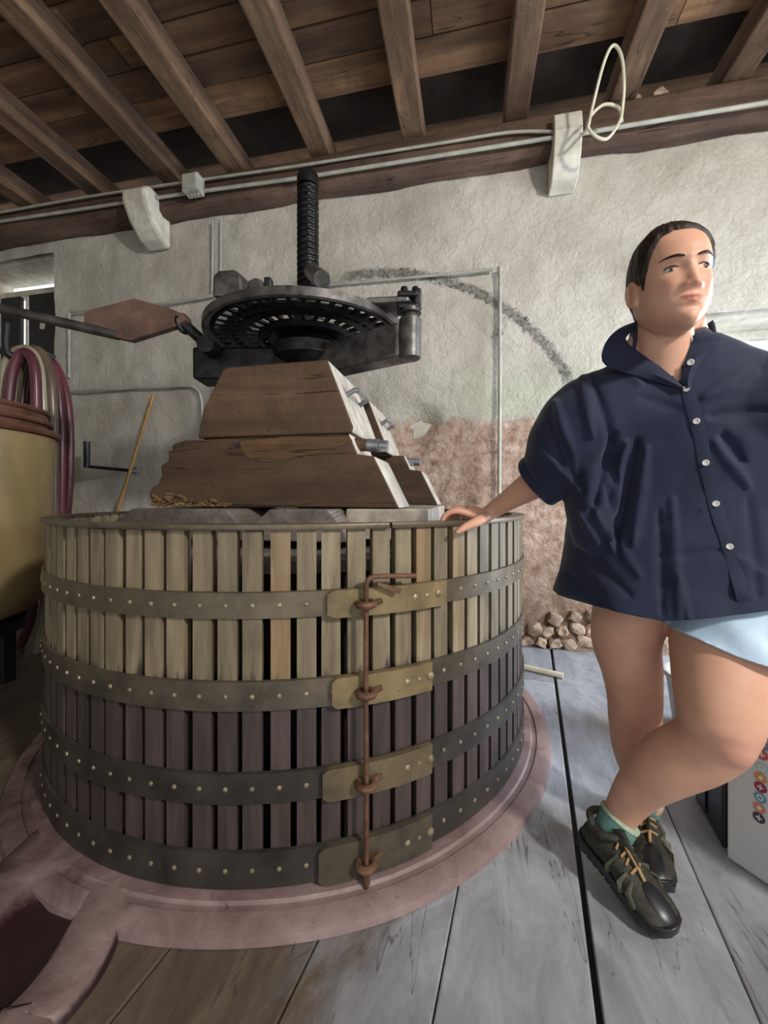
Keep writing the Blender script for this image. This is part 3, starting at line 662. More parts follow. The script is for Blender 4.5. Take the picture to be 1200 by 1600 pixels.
# ================================================================== PIPES, WIRES, TOOLS
def pipe(pts, r, label, name='conduit', mat=None, cat='pipe', par=None, **k):
    org = Vector(pts[0]); mb = MB(); mb.tube(rel(pts, org), r, 10)
    return mb.build(name, mat or M['pipe'], par, smooth=True, loc=org, label=label, cat=cat, **k)
V1 = 2.775
pipe(bez([onv(x, y, V1) for x, y in ((-60, 343), (0, 332), (140, 307), (300, 283), (460, 260), (600, 238), (700, 222), (795, 207), (860, 206), (905, 209))], 4), .010, 'upper grey conduit running along the wall plate above the screw')
low = pipe(bez([onv(x, y, V1-.005) for x, y in ((-60, 356), (0, 346), (140, 325), (300, 301), (460, 279), (600, 257), (800, 225), (905, 209), (1000, 193), (1200, 160), (1300, 143))], 4), .013, 'lower grey conduit continuing right across the whole wall plate')
pipe([onv(x, y, 2.925) for x, y in ((332, 345), (332, 400), (331, 462))], .009, 'left one of two thin vertical conduits dropping beside the ratchet wheel')
pipe([onv(x, y, 2.925) for x, y in ((345, 343), (345, 400), (344, 455))], .009, 'right one of two thin vertical conduits dropping beside the ratchet wheel')
pipe(bez([onv(x, y, 2.915) for x, y in ((108, 590), (108, 540), (108, 492), (113, 487), (160, 484), (220, 478), (280, 471), (331, 462), (345, 455))], 4), .011, 'grey conduit bending behind the rusty lever plate and the hoses')
pipe(bez([onv(x, y, 2.915) for x, y in ((60, 614), (118, 611), (200, 607), (285, 603), (305, 607), (314, 622), (316, 660), (316, 700))], 5), .011, 'grey conduit with a rounded elbow at the left of the blocks')
pipe(bez([onv(x, y, 2.925) for x, y in ((470, 450), (560, 441), (680, 430), (770, 421)) ], 4), .010, 'thin grey conduit running level from the screw to the tall upright pipe')
pv = pipe([onv(781, 422, 2.915), onv(781, 600, 2.915), onv(780, 790, 2.915), onv(779, 860, 2.915)], .013, 'tall upright grey pipe down the back wall beside the soot arc')
mb = MB(); mb.cyl((0, 0, -.02), (0, 0, .02), .019, 12); mb.build('elbow', M['pipe'], pv, smooth=True)
for yy in (520, 700):
    q = onv(781, yy, 2.915); mb = MB(); mb.box(q-onv(781, 422, 2.915)+Vector((0, .01, 0)), (.045, .03, .012)); mb.build('clip', M['galv'], pv)
c_ = onv(302, 290, 2.74); mb = MB(); mb.box((0, 0, 0), (.135, .09, .13)); jb = mb.build('junction_box', M['pipe'], None, loc=c_, bevel=.008, label='grey plastic junction box on the wall plate left of the screw', cat='box')
mb = MB(); mb.box((0, -.048, 0), (.115, .012, .11)); mb.build('cover', M['pipe'], jb, bevel=.004)
for i in range(4): mb = MB(); mb.cyl((-.04+i*.027, 0, -.065), (-.04+i*.027, 0, -.08), .009, 8); mb.build('gland', M['pipe'], jb)
dl_ = 2.5; org = at(960, 140, dl_)
cb = MB(); cb.tube(rel(bez([at(x, y, d_) for x, y, d_ in ((905, 212, 2.72), (908, 211, 2.6), (918, 200, 2.38), (925, 170, 2.36), (943, 100, 2.3), (958, 71, 2.28), (971, 88, 2.28), (975, 130, 2.3), (973, 165, 2.34), (968, 190, 2.36), (948, 217, 2.38), (925, 208, 2.38), (919, 188, 2.38), (942, 164, 2.38), (966, 168, 2.38), (972, 190, 2.38))], 6), org), .0085, 8)
cb.build('cable_loop', M['pvc'], None, smooth=True, loc=org, label='pale loop of loose electric cable hanging at the right joist', cat='cable')
# crank and cane
a_, b_ = onv(211, 736, 2.93), onv(138, 729, 2.72); cr = empty('crank_handle', a_, label='black iron crank handle sticking out of the wall left of the blocks', cat='crank')
mb = MB(); mb.tube([(0, 0, 0), (b_-a_)*.5, b_-a_], .013, 8); mb.build('arm', M['iron'], cr, smooth=True)
mb = MB(); q = b_-a_+Vector((-.015, 0, 0)); mb.cyl(q+Vector((0, 0, -.01)), q+Vector((0, 0, .20)), .023, 14); mb.build('grip', M['black'], cr, smooth=True)
mb = MB(); mb.lathe([(.03, 0), (.03, .012), (.016, .02), (.016, .05), (.0001, .05)], (0, .005, 0), 12, Matrix.Rotation(PI/2, 3, 'X')); mb.build('bush', M['galv'], cr, smooth=True)
a_, b_ = onv(240, 616, 2.90), onv(184, 797, 2.84); d_ = (b_-a_)/(a_.z-b_.z); e_ = a_+d_*(a_.z-.035)
mb = MB(); n = 22; pts = [(a_-e_)*(i/n) for i in range(n+1)]; mb.tube(pts, [.0125+(.003 if i % 4 == 0 else 0) for i in range(n+1)], 10)
mb.build('cane_stick', M['bamboo'], None, smooth=True, loc=e_, label='yellow cane stick leaning against the back wall behind the basket', cat='stick')
a_, b_ = onz(770, 1031, .016), onz(880, 1056, .016); mb = MB(); d_ = (b_-a_).normalized(); q = d_.to_track_quat('Z', 'Y').to_matrix(); L_ = (b_-a_).length
mb.lathe([(.016, 0), (.016, L_), (.0125, L_), (.0125, 0)], (0, 0, 0), 20, q, closed_prof=True); mb.build('plastic_pipe', M['pvc'], None, smooth=True, loc=a_, label='short cream plastic pipe lying on the floor beside the basket', cat='pipe')
# ------------------------------------------------------------------ hoses on their hook
hk = MB(); h0 = at(2, 500, 2.75)
hk.tube(bez([at(10, 505, 2.62), at(9, 545, 2.62), at(22, 556, 2.65), at(60, 548, 2.72), at(84, 560, 2.8)], 4), .022, 8)
hk.tube([at(9, 545, 2.62), at(-40, 560, 2.75), at(-90, 560, 3.0)], .02, 8)
hk = MB().add(rel(hk.v, h0), hk.f); hk.build('hose_hook', M['black'], None, smooth=True, loc=h0, label='black hook arm carrying the hanging hoses below the left window', cat='hook')
hs = [
 ('hosel', .022, 2.66, [(4, 900), (2, 700), (3, 600), (14, 556), (40, 544), (58, 560), (66, 600), (70, 700), (70, 850), (66, 960), (52, 1040)], 'pale clear hose, seen between the darker ones nearest the tub'),
 ('hosem', .031, 2.60, [(14, 900), (12, 700), (16, 600), (28, 560), (42, 552), (54, 575), (57, 640), (57, 760), (55, 880), (48, 960), (30, 1010)], 'thick wine-red hose, nearest strand beside the yellow tub'),
 ('hoseg', .030, 2.70, [(20, 900), (22, 700), (26, 600), (42, 552), (62, 550), (78, 585), (83, 650), (84, 760), (83, 880), (76, 970), (62, 1036)], 'brownish ribbed hose, middle strand of the hanging hoses'),
 ('hosem', .024, 2.76, [(30, 900), (32, 700), (38, 600), (56, 556), (74, 560), (90, 600), (96, 670), (96, 780), (93, 880), (84, 980), (70, 1040)], 'dull red hose, second strand from the right edge of the bundle'),
 ('hosem', .026, 2.84, [(40, 900), (44, 700), (50, 600), (66, 562), (86, 570), (102, 610), (109, 670), (108, 760), (102, 830), (96, 930), (90, 1020)], 'wine-red hose, outermost strand at the right of the bundle'),
 ('hoseg', .024, 2.88, [(50, 900), (50, 700), (56, 600), (70, 575), (86, 590), (94, 650), (100, 760), (104, 850), (100, 930), (94, 1010)], 'greyish clear hose, hanging behind the outermost red strand'),
]
for mt, r, dep, pts, lab in hs:
    P = bez([at(x, y, dep) for x, y in pts], 6); org = P[-1].copy(); mb = MB(); mb.tube(rel(P, org), r, 12)
    h_ = mb.build('hose', M[mt], None, smooth=True, loc=org, label=lab, cat='hose', group='hoses hanging on the left hook')
    mb = MB(); d_ = (P[-1]-P[-2]).normalized(); mb.cyl(Vector((0, 0, 0)), d_*.05, r+.006, 14); mb.build('coupling', M['galv'], h_, smooth=True)
# ------------------------------------------------------------------ tub
tc = at(-88, 780, 2.12); tz = .36
tub = empty('plastic_tub', (tc.x, tc.y, tz), label='yellowed translucent plastic tub with brown stacked rims at the left edge', cat='tub')
mb = MB(); mb.lathe([(.0001, 0), (.28, .005), (.37, .05), (.415, .14), (.43, .3), (.455, .98), (.44, .98), (.42, .3), (.0001, .04)], n=64); mb.build('body', M['tub'], tub, smooth=True)
for z, R_, dz in ((.985, .475, .03), (1.05, .44, .022), (1.11, .43, .022)):
    mb = MB(); mb.lathe([(R_-.03, z), (R_, z), (R_+.006, z+dz*.5), (R_, z+dz), (R_-.03, z+dz)], n=64, closed_prof=True); mb.build('rim', M['tubrim'], tub, smooth=True)
mb = MB(); mb.lathe([(.39, 1.0), (.42, 1.0), (.42, 1.12), (.39, 1.12)], n=64, closed_prof=True); mb.build('collar', M['tubrim'], tub, smooth=True)
mb = MB()
st = empty('tub_stand', (tc.x, tc.y, 0), label='low black stand under the yellowed plastic tub', cat='stand')
mb.lathe([(.0001, .30), (.33, .30), (.33, .355), (.0001, .355)], n=32); mb.build('top', M['black'], st, smooth=True)
for i in range(4): a_ = PI/4+i*PI/2; mb = MB(); mb.box((.24*math.cos(a_), .24*math.sin(a_), .15), (.06, .06, .30)); mb.build('leg', M['black'], st)
# ------------------------------------------------------------------ right: carton with coloured icons, black case, bucket
P0 = onz(1136, 1340, 0); wd = room(.41, -.91).normalized(); dp = room(.91, .41).normalized()
cm = simple('white carton', 0xc4c6c4, 0xbcbebc, 4, .6, bump=0)
mb = MB(); mb.prism([P0*0, wd*.42, wd*.42+dp*.3, dp*.3], (0, 0, .62)); ct = mb.build('carton', cm, None, loc=P0, bevel=.004, label='white carton with a column of small coloured round icons, right edge', cat='carton')
def onface(px, py):
    d = ray(px, py); n_ = dp; t_ = (P0-Vector((0, 0, 1))).dot(n_)/d.dot(n_); return Vector((0, 0, 1))+d*t_
cols = [0x6f9a58, 0x3d6a4c, 0x1d2a30, 0xb59a50, 0x77708c, 0xb8504c, 0xa8bab4, 0xc08a50, 0x8c2c48, 0x5a94a8, 0xc07f68, 0x4d3a4c]
pxs = [(1197, 1103), (1195, 1118.6), (1194.5, 1133.7), (1193, 1149), (1192, 1164), (1190.7, 1179), (1190.4, 1199), (1188.7, 1215), (1188.5, 1230), (1188, 1246), (1186.5, 1262), (1186, 1277.5)]
rot = dp.to_track_quat('Z', 'Y').to_matrix()
glyph = simple('pale icon ink', 0xd8d4c8, 0xd0ccc0, bump=0)
for i, ((x, y), c_) in enumerate(zip(pxs, cols)):
    q = onface(x, y)-P0-dp*.0006; mt = simple('icon ink %d' % i, c_, c_, bump=0)
    mb = MB(); mb.cyl(q, q-dp*.0006, .0135, 20); ic = mb.build('icon', mt, ct)
    mb = MB(); u_ = wd; vz = Vector((0, 0, 1)); g_ = q-dp*.0008
    if i % 3 == 0: mb.lathe([(.0045, 0), (.0075, 0), (.0075, .0006), (.0045, .0006)], g_-dp*.0006, 16, rot, closed_prof=True)
    elif i % 3 == 1: mb.prism([g_+u_*a_+vz*b_ for a_, b_ in ((-.006, -.003), (.002, -.006), (.006, .002), (0, .007))], -dp*.0006)
    else: mb.prism([g_+u_*a_+vz*b_ for a_, b_ in ((-.007, -.0015), (.007, -.0015), (.007, .0015), (-.007, .0015))], -dp*.0006); mb.prism([g_+u_*a_+vz*b_ for a_, b_ in ((-.0015, -.007), (.0015, -.007), (.0015, .007), (-.0015, .007))], -dp*.0007)
    mb.build('symbol', glyph, ic)
tx = bpy.data.curves.new('printed_digit', 'FONT'); tx.body = '2'; tx.size = .06; tx.extrude = .0003
q = onface(1193, 1068)-P0-dp*.0008; to = bpy.data.objects.new('printed_digit', tx); C.objects.link(to); to.parent = ct; mtx = (simple('grey ink', 0x90918f, 0x8a8b89, bump=0))
xa, za = wd, Vector((0, 0, 1)); mx_ = Matrix.Translation(q) @ Matrix((xa, za, xa.cross(za))).transposed().to_4x4() @ Matrix.Rotation(math.radians(75), 4, 'Z'); bpy.context.view_layer.update(); tme = bpy.data.meshes.new_from_object(to.evaluated_get(bpy.context.evaluated_depsgraph_get())); bpy.data.objects.remove(to)
to = bpy.data.objects.new('printed_digit', tme); C.objects.link(to); to.parent = ct; tme.materials.clear(); tme.materials.append(mtx); to.matrix_local = mx_
A_, B_ = onz(1083, 1240, 0), onz(1129, 1326, 0); d_ = (B_-A_).normalized(); n_ = Vector((-d_.y, d_.x, 0)); n_ = n_ if n_.x > 0 else -n_
mb = MB(); mb.prism([A_*0, B_-A_, B_-A_+n_*.015, n_*.06], (0, 0, .5)); cs_ = mb.build('black_case', M['black'], None, loc=A_, bevel=.008, label='black upright case on the floor behind the white carton', cat='case')
mb = MB(); q = (B_-A_)*.5-n_*.002; mb.prism([q-d_*.06+Vector((0, 0, .02)), q+d_*.004+Vector((0, 0, .02)), q+d_*.004+Vector((0, 0, .47)), q-d_*.06+Vector((0, 0, .47))], -n_*.004); mb.build('panel', M['black'], cs_, bevel=.002)
bc = at(1103, 1100, 1.75); bu = empty('bucket', (bc.x, bc.y, 0), label='pale grey plastic bucket seen between the person\'s legs', cat='bucket')
bm_ = simple('grey plastic', 0xb9b7b6, 0xa6a4a4, 4, .4, bump=0)
mb = MB(); mb.lathe([(.0001, .002), (.115, .002), (.145, .25), (.139, .25), (.11, .01), (.0001, .01)], n=40); mb.build('body', bm_, bu, smooth=True)
mb = MB(); mb.lathe([(.143, .235), (.153, .235), (.153, .252), (.143, .252)], n=40, closed_prof=True); mb.build('rim', bm_, bu, smooth=True)
mb = MB(); mb.tube([Vector((-.15*math.cos(t_*PI/16), -.04-.11*math.sin(t_*PI/16), .235-.10*math.sin(t_*PI/16))) for t_ in range(17)], .004, 8); mb.build('handle', M['pvc'], bu, smooth=True)
# ================================================================== PERSON (camera-aligned metres, root turned with YAW)
PB = Vector((.70, 1.10, 0)); pr_ = room(PB.x, PB.y)
person = empty('person', pr_, YAW, label='woman in a navy blue shirt and light shorts leaning with one hand on the basket rim', cat='person')
person['label'] = 'person in a navy blue shirt and light shorts resting one hand on the basket rim'
def cp(px, py, dep): return Vector(((px-600)/F*dep, dep, 1+(HZ-py)/F*dep))
def proj(p): return 600+F*p[0]/p[1], HZ-F*(p[2]-1)/p[1]
def local(mb): return MB().add([Vector(p)-PB for p in mb.v], mb.f)
def evalmesh(o):
    dg = bpy.context.evaluated_depsgraph_get(); me = bpy.data.meshes.new_from_object(o.evaluated_get(dg)); bpy.data.objects.remove(o); return me
def union(mb, vox, sm, f=.5):
    me = mb.mesh('tmp'); o = bpy.data.objects.new('tmp', me); C.objects.link(o)
    r = o.modifiers.new('r', 'REMESH'); r.mode = 'VOXEL'; r.voxel_size = vox; r.adaptivity = 0
    if sm: s_ = o.modifiers.new('s', 'SMOOTH'); s_.iterations = sm; s_.factor = f
    return evalmesh(o)
def limb(mb, pts, rs, n=20, k=5, flat=1.0):
    P = bez(pts, k); R_ = [x.x for x in bez([(r, 0, 0) for r in rs], k)]
    a_, b_ = P[0]-(P[1]-P[0]).normalized()*R_[0]*.6, P[-1]+(P[-1]-P[-2]).normalized()*R_[-1]*.6
    mb.tube([a_]+P+[b_], [R_[0]*.5]+R_+[R_[-1]*.5], n, flat=flat)
def ell(mb, c, r, rz=0, n=20):
    R3 = Matrix.Rotation(rz, 3, 'Z'); vs = []
    prof = [(math.sin(PI*i/12), -math.cos(PI*i/12)) for i in range(13)]; prof[0] = (1e-4, -1); prof[-1] = (1e-4, 1)
    m2 = MB().lathe(prof, n=n); mb.add([R3 @ Vector((v[0]*r[0], v[1]*r[1], v[2]*r[2]))+Vector(c) for v in m2.v], m2.f)
def torso(mb, secs, rz, n=40, p=1.0):
    R3 = Matrix.Rotation(rz, 3, 'Z'); S = []
    m = len(secs); K = [[s_[j] for s_ in secs] for j in range(5)]
    P = bez([(s_[0], s_[1], s_[2]) for s_ in secs], 4); Q = bez([(s_[3], s_[4], 0) for s_ in secs], 4); vs = []
    for a_, b_ in zip(P, Q):
        for i in range(n):
            t_ = 2*PI*i/n; c_, s2 = math.cos(t_), math.sin(t_)
            vs.append(Vector((a_.x, a_.y, a_.z))+R3 @ Vector((b_.x*math.copysign(abs(c_)**p, c_), b_.y*math.copysign(abs(s2)**p, s2), 0)))
    L_ = len(P); mb.add(vs, [(j*n+i, j*n+(i+1) % n, (j+1)*n+(i+1) % n, (j+1)*n+i) for j in range(L_-1) for i in range(n)]+[tuple(reversed(range(n))), tuple((L_-1)*n+i for i in range(n))])
TY = math.radians(-20)
# ---- head
HC = Vector((.630, .905, 1.476)); HR = (Matrix.Rotation(math.radians(-9), 3, 'Z') @ Matrix.Rotation(math.radians(-3), 3, 'Y') @ Matrix.Rotation(math.radians(2), 3, 'X'))
def interp(t_, x):
    for (a_, b_), (c_, d_) in zip(t_, t_[1:]):
        if x <= c_: 
            k_ = (x-a_)/(c_-a_); k_ = k_ if k_ > 0 else 0; return b_+(d_-b_)*k_
    return t_[-1][1]
def catm(t_, x):
    n = len(t_)
    for i in range(n-1):
        if x <= t_[i+1][0]:
            x0, x1 = t_[i][0], t_[i+1][0]; u_ = max(0, (x-x0)/(x1-x0)); y0, y1 = t_[i][1], t_[i+1][1]
            m0 = (y1-t_[i-1][1])/(x1-t_[i-1][0]) if i else (y1-y0)/(x1-x0)
            m1 = (t_[i+2][1]-y0)/(t_[i+2][0]-x0) if i < n-2 else (y1-y0)/(x1-x0)
            h_ = x1-x0; return (2*u_**3-3*u_**2+1)*y0+(u_**3-2*u_**2+u_)*h_*m0+(-2*u_**3+3*u_**2)*y1+(u_**3-u_**2)*h_*m1
    return t_[-1][1]
Wt = [(-.123, .004), (-.118, .018), (-.108, .031), (-.095, .045), (-.08, .056), (-.06, .0645), (-.03, .0675), (0, .0685), (.03, .0695), (.06, .066), (.085, .057), (.105, .038), (.117, .020), (.122, .003)]
Ft = [(-.123, .062), (-.118, .074), (-.108, .081), (-.095, .083), (-.08, .082), (-.06, .083), (-.03, .084), (0, .083), (.03, .085), (.06, .077), (.085, .060), (.105, .037), (.117, .018), (.122, .002)]
Bt = [(-.123, -.040), (-.118, -.030), (-.108, -.012), (-.095, .012), (-.08, .040), (-.06, .062), (-.03, .084), (0, .094), (.03, .097), (.06, .090), (.085, .072), (.105, .046), (.117, .022), (.122, .002)]
def G(x, z, x0, z0, sx, sz): return math.exp(-((x-x0)/sx)**2-((z-z0)/sz)**2)
def face_d(x, z):
    ax = abs(x); d = 0
    t_ = max(0, min(1, (.014-z)/.054))                     # 0 at the root, 1 at the tip
    if z > -.041: na = .0030+.0180*t_**1.25
    else: na = .021*math.exp(-((z+.041)/.0075)**2)
    if z > .014: na = .0035*math.exp(-((z-.014)/.012)**2)
    sx = .0072+.0045*t_
    d += na*math.exp(-(x/sx)**2)
    d += .0085*G(ax, z, .0145, -.0425, .0062, .0065)
    d -= .0095*G(ax, z, .030, -.001, .0165, .0105); d -= .004*G(ax, z, .017, .000, .007, .010)
    d += .0045*G(ax, z, .030, -.0005, .0125, .0075)
    d += .0045*G(ax, z, .028, .020, .022, .0065)
    d += .0050*G(ax, z, .040, -.032, .018, .016)
    d -= .0010*G(ax, z, .026, -.058, .006, .014)
    d += .0048*G(x, z, 0, -.066, .024, .013)
    d += .0052*G(x, z, 0, -.0635, .0165, .0032)-.0012*G(x, z, 0, -.061, .003, .003); d += .0066*G(x, z, 0, -.0748, .0150, .0042)
    d -= .0058*math.exp(-(x/.021)**2-((z+.0688-.0045*min(1, (x/.018)**2))/.0016)**2); d -= .0018*G(x, z, 0, -.085, .014, .004)
    d += .0045*G(x, z, 0, -.103, .016, .011)
    return d*.93
def headpt(a, z, off=0.0):
    """a: angle from the front, positive to the subject's left (viewer right)"""
    w_, f_, b_ = catm(Wt, z), catm(Ft, z), catm(Bt, z); c_, s_ = math.cos(a), math.sin(a)
    x = (w_)*math.copysign(abs(s_)**.92, s_)
    if c_ >= 0: y = -f_*c_**.88+0.0
    else: y = b_*(-c_)**.95 if b_ > 0 else b_*(-c_)
    if c_ > 0 and z > -.125: y -= face_d(x, z)*min(1, c_*3)
    nx, ny = s_, -c_; nz = max(0, (z-.05)/.07)
    l_ = math.sqrt(nx*nx+ny*ny+nz*nz); return Vector((x+nx*off/l_, y+ny*off/l_, z+nz*off/l_))
zsH = [-.123+.245*(.5-.5*math.cos(PI*i/110)) if False else -.123+.245*i/110 for i in range(111)]; NA = 120
hm = MB(); vs = [headpt(-PI+2*PI*i/NA, z) for z in zsH for i in range(NA)]
hm.add([HR @ v+HC for v in vs], [(j*NA+i, j*NA+(i+1) % NA, (j+1)*NA+(i+1) % NA, (j+1)*NA+i) for j in range(110) for i in range(NA)]+[tuple(reversed(range(NA))), tuple(110*NA+i for i in range(NA))])
# ears
for sg in (-1, 1):
    e_ = [Vector((sg*.0705, .008+.0135*math.cos(t_)+.003*math.sin(t_), -.013+.026*math.sin(t_))) for t_ in [k*PI/8 for k in range(16)]]
    m2 = MB(); m2.tube([v+Vector((sg*.004*(1+math.cos(k*PI/8)), 0, 0)) for k, v in enumerate(e_)], .0045, 8, closed=True)
    ell(m2, (sg*.0705, .006, -.014), (.0060, .015, .026)); ell(m2, (sg*.0715, .0, -.034), (.0065, .009, .011))
    hm.add([HR @ Vector(v)+HC for v in m2.v], m2.f)
# ---- body (all skin in one continuous surface)
bd = MB(); bd.add(hm.v, hm.f)
limb(bd, [HC+Vector((.012, .035, -.05)), HC+Vector((.020, .045, -.10)), HC+Vector((.032, .062, -.145)), HC+Vector((.045, .085, -.19))], [.051, .0555, .061, .077], 36)
torso(bd, [(.82, 1.12, .80, .15, .11), (.81, 1.12, .90, .165, .12), (.79, 1.09, 1.02, .15, .11), (.77, 1.06, 1.16, .155, .115), (.75, 1.035, 1.27, .165, .105), (.73, 1.02, 1.315, .145, .085), (.705, 1.00, 1.345, .09, .07)], TY)
SH, EL, WR = Vector((.582, 1.075, 1.275)), Vector((.462, 1.125, 1.075)), Vector((.338, 1.262, .968))
limb(bd, [Vector((.66, 1.04, 1.27)), SH, (SH+EL)/2, EL], [.055, .058, .050, .045])
limb(bd, [EL, EL*.7+WR*.3, EL*.35+WR*.65, WR], [.044, .0435, .034, .0262], flat=1.0)
SL = Vector((.885, .955, 1.27)); limb(bd, [Vector((.80, 1.0, 1.27)), SL, Vector((1.01, .90, 1.285)), Vector((1.14, .86, 1.30)), Vector((1.38, .95, 1.33))], [.055, .058, .05, .043, .03])
limb(bd, [Vector((.668, .965, 1.405)), Vector((.635, .985, 1.375)), Vector((.605, 1.01, 1.335))], [.040, .043, .038])
limb(bd, [Vector((.70, .955, 1.405)), Vector((.725, .97, 1.375)), Vector((.755, .985, 1.335))], [.040, .038, .034])
# hand
def hp(px, py, d): return cp(px, py, d)
limb(bd, [WR, hp(757, 806, 1.262), hp(742, 804, 1.257), hp(728, 801, 1.255)], [.0255, .024, .026, .024], 20, flat=1.15)
for pts, rs in (
  ([hp(742, 806, 1.235), hp(718, 799, 1.225), hp(702, 801, 1.222), hp(692.5, 810, 1.222), hp(690, 823, 1.222)], [.012, .0105, .0092, .0085, .0075]),
  ([hp(742, 803, 1.255), hp(722, 796, 1.25), hp(708, 798, 1.252), hp(699, 808, 1.254), hp(697, 822, 1.254)], [.012, .0108, .0095, .0088, .008]),
  ([hp(744, 801, 1.275), hp(727, 795, 1.275), hp(715, 798, 1.28), hp(708, 808, 1.284), hp(706, 822, 1.284)], [.012, .0105, .0092, .0085, .0078]),
  ([hp(747, 801, 1.295), hp(733, 796, 1.298), hp(723, 800, 1.304), hp(718, 808, 1.306), hp(717, 820, 1.306)], [.011, .0095, .0085, .0078, .007]),
  ([hp(757, 808, 1.24), hp(746, 815, 1.20), hp(732, 821, 1.172), hp(722, 827, 1.156), hp(712.5, 833, 1.152)], [.017, .0155, .0125, .0112, .0098])):
    limb(bd, pts, rs, 14, 4)
# legs
HPr, KNr, ANr = Vector((.735, 1.15, .80)), cp(994, 1088, 1.165), Vector((.768, 1.195, .10))
limb(bd, [HPr, cp(978, 985, 1.14), cp(986, 1045, 1.15), KNr+Vector((-.006, 0, 0)), cp(992, 1130, 1.185), cp(998, 1180, 1.205), cp(1012, 1240, 1.20), ANr], [.108, .090, .077, .070, .068, .066, .045, .036], 44)
HPl, KNl, ANl = Vector((.90, 1.06, .79)), cp(1122, 1146, .90), cp(963, 1283, 1.088)
limb(bd, [HPl, cp(1130, 985, 1.00), cp(1127, 1055, .945), cp(1125, 1105, .915), KNl], [.125, .112, .098, .086, .074], 44)
limb(bd, [cp(1128, 1146, .905), cp(1090, 1172, .945), cp(1040, 1196, .99), cp(995, 1235, 1.045), ANl], [.068, .070, .067, .051, .037], 44)
ell(bd, cp(1138, 1152, .882), (.055, .05, .062), n=32); ell(bd, KNr+Vector((-.010, -.018, 0)), (.056, .056, .065), n=32)
# feet (inside the shoes)
bd = local(bd)
me = union(bd, .0032, 0)
ob_ = bpy.data.objects.new('tmp', me); C.objects.link(ob_); vg = ob_.vertex_groups.new(name='limbs'); hc_, hn_ = HC-PB, cp(722, 806, 1.24)-PB
vg.add([v_.index for v_ in me.vertices if (v_.co-hc_).length > .17 and (v_.co-hn_).length > .09], 1.0, 'REPLACE')
vg2 = ob_.vertex_groups.new(name='joins'); vg2.add([v_.index for v_ in me.vertices if (v_.co-hn_).length > .055 and not ((v_.co-hc_).length < .135 and (v_.co-hc_).z > -.098)], 1.0, 'REPLACE')
m_ = ob_.modifiers.new('a', 'SMOOTH'); m_.iterations = 45; m_.factor = .6; m_.vertex_group = 'limbs'
m_ = ob_.modifiers.new('b', 'SMOOTH'); m_.iterations = 8; m_.factor = .5; m_.vertex_group = 'joins'
m_ = ob_.modifiers.new('c', 'SMOOTH'); m_.iterations = 2; m_.factor = .5
me = evalmesh(ob_)
body = bpy.data.objects.new('body', me); C.objects.link(body); body.parent = person
me.polygons.foreach_set('use_smooth', [True]*len(me.polygons))
ca = me.color_attributes.new('tint', 'FLOAT_COLOR', 'POINT'); HRi = HR.inverted()
buf = []
for v_ in me.vertices:
    p = HRi @ (v_.co+PB-HC); lip = 0; red = 0
    if p.length < .16 and p.y < -.05:
        wl = max(0, 1-(abs(p.x)/.0235)**2); zm = -.0688+.0045*min(1, (abs(p.x)/.018)**2); lip = 1 if (zm-.0085*wl < p.z < zm+.0070*wl and wl > 0) else 0
        red = .22*G(abs(p.x), p.z, .042, -.035, .018, .016)+.35*G(p.x, p.z, 0, -.04, .014, .012)
    else:
        c_ = v_.co+PB
        for k_, s_ in ((KNr+Vector((0, -.05, -.02)), .07), (KNl+Vector((0, -.04, 0)), .05)): red = max(red, .3*math.exp(-((c_-k_).length/s_)**2))
        red = max(red, .5*math.exp(-((c_-cp(705, 808, 1.22)).length/.03)**2))
    buf += [lip, red, 0, 1]
ca.data.foreach_set('color', buf)
t = NT('skin'); va = t.N('ShaderNodeVertexColor', layer_name='tint'); ss = t.N('ShaderNodeSeparateColor'); t.L(va.outputs[0], ss.inputs[0])
co = t.coord((1, 1, 1), False); f = t.noise(co, 14, 5, .6); base = t.ramp(f, [(.3, lin(0xc4937a)), (.7, lin(0xd3a389))])
base = t.mix(ss.outputs[1], base, lin(0xb8665a)); base = t.mix(t.math('MULTIPLY', ss.outputs[0], .75), base, lin(0xa65a50))
t.bump(t.noise(co, 420, 3, .6), .12, .001)
t.b.inputs['Subsurface Weight'].default_value = .12; t.b.inputs['Subsurface Radius'].default_value = (1, .35, .2); t.b.inputs['Subsurface Scale'].default_value = .008
M['skin'] = t.fin(base, .48, 0, .35); me.materials.append(M['skin'])
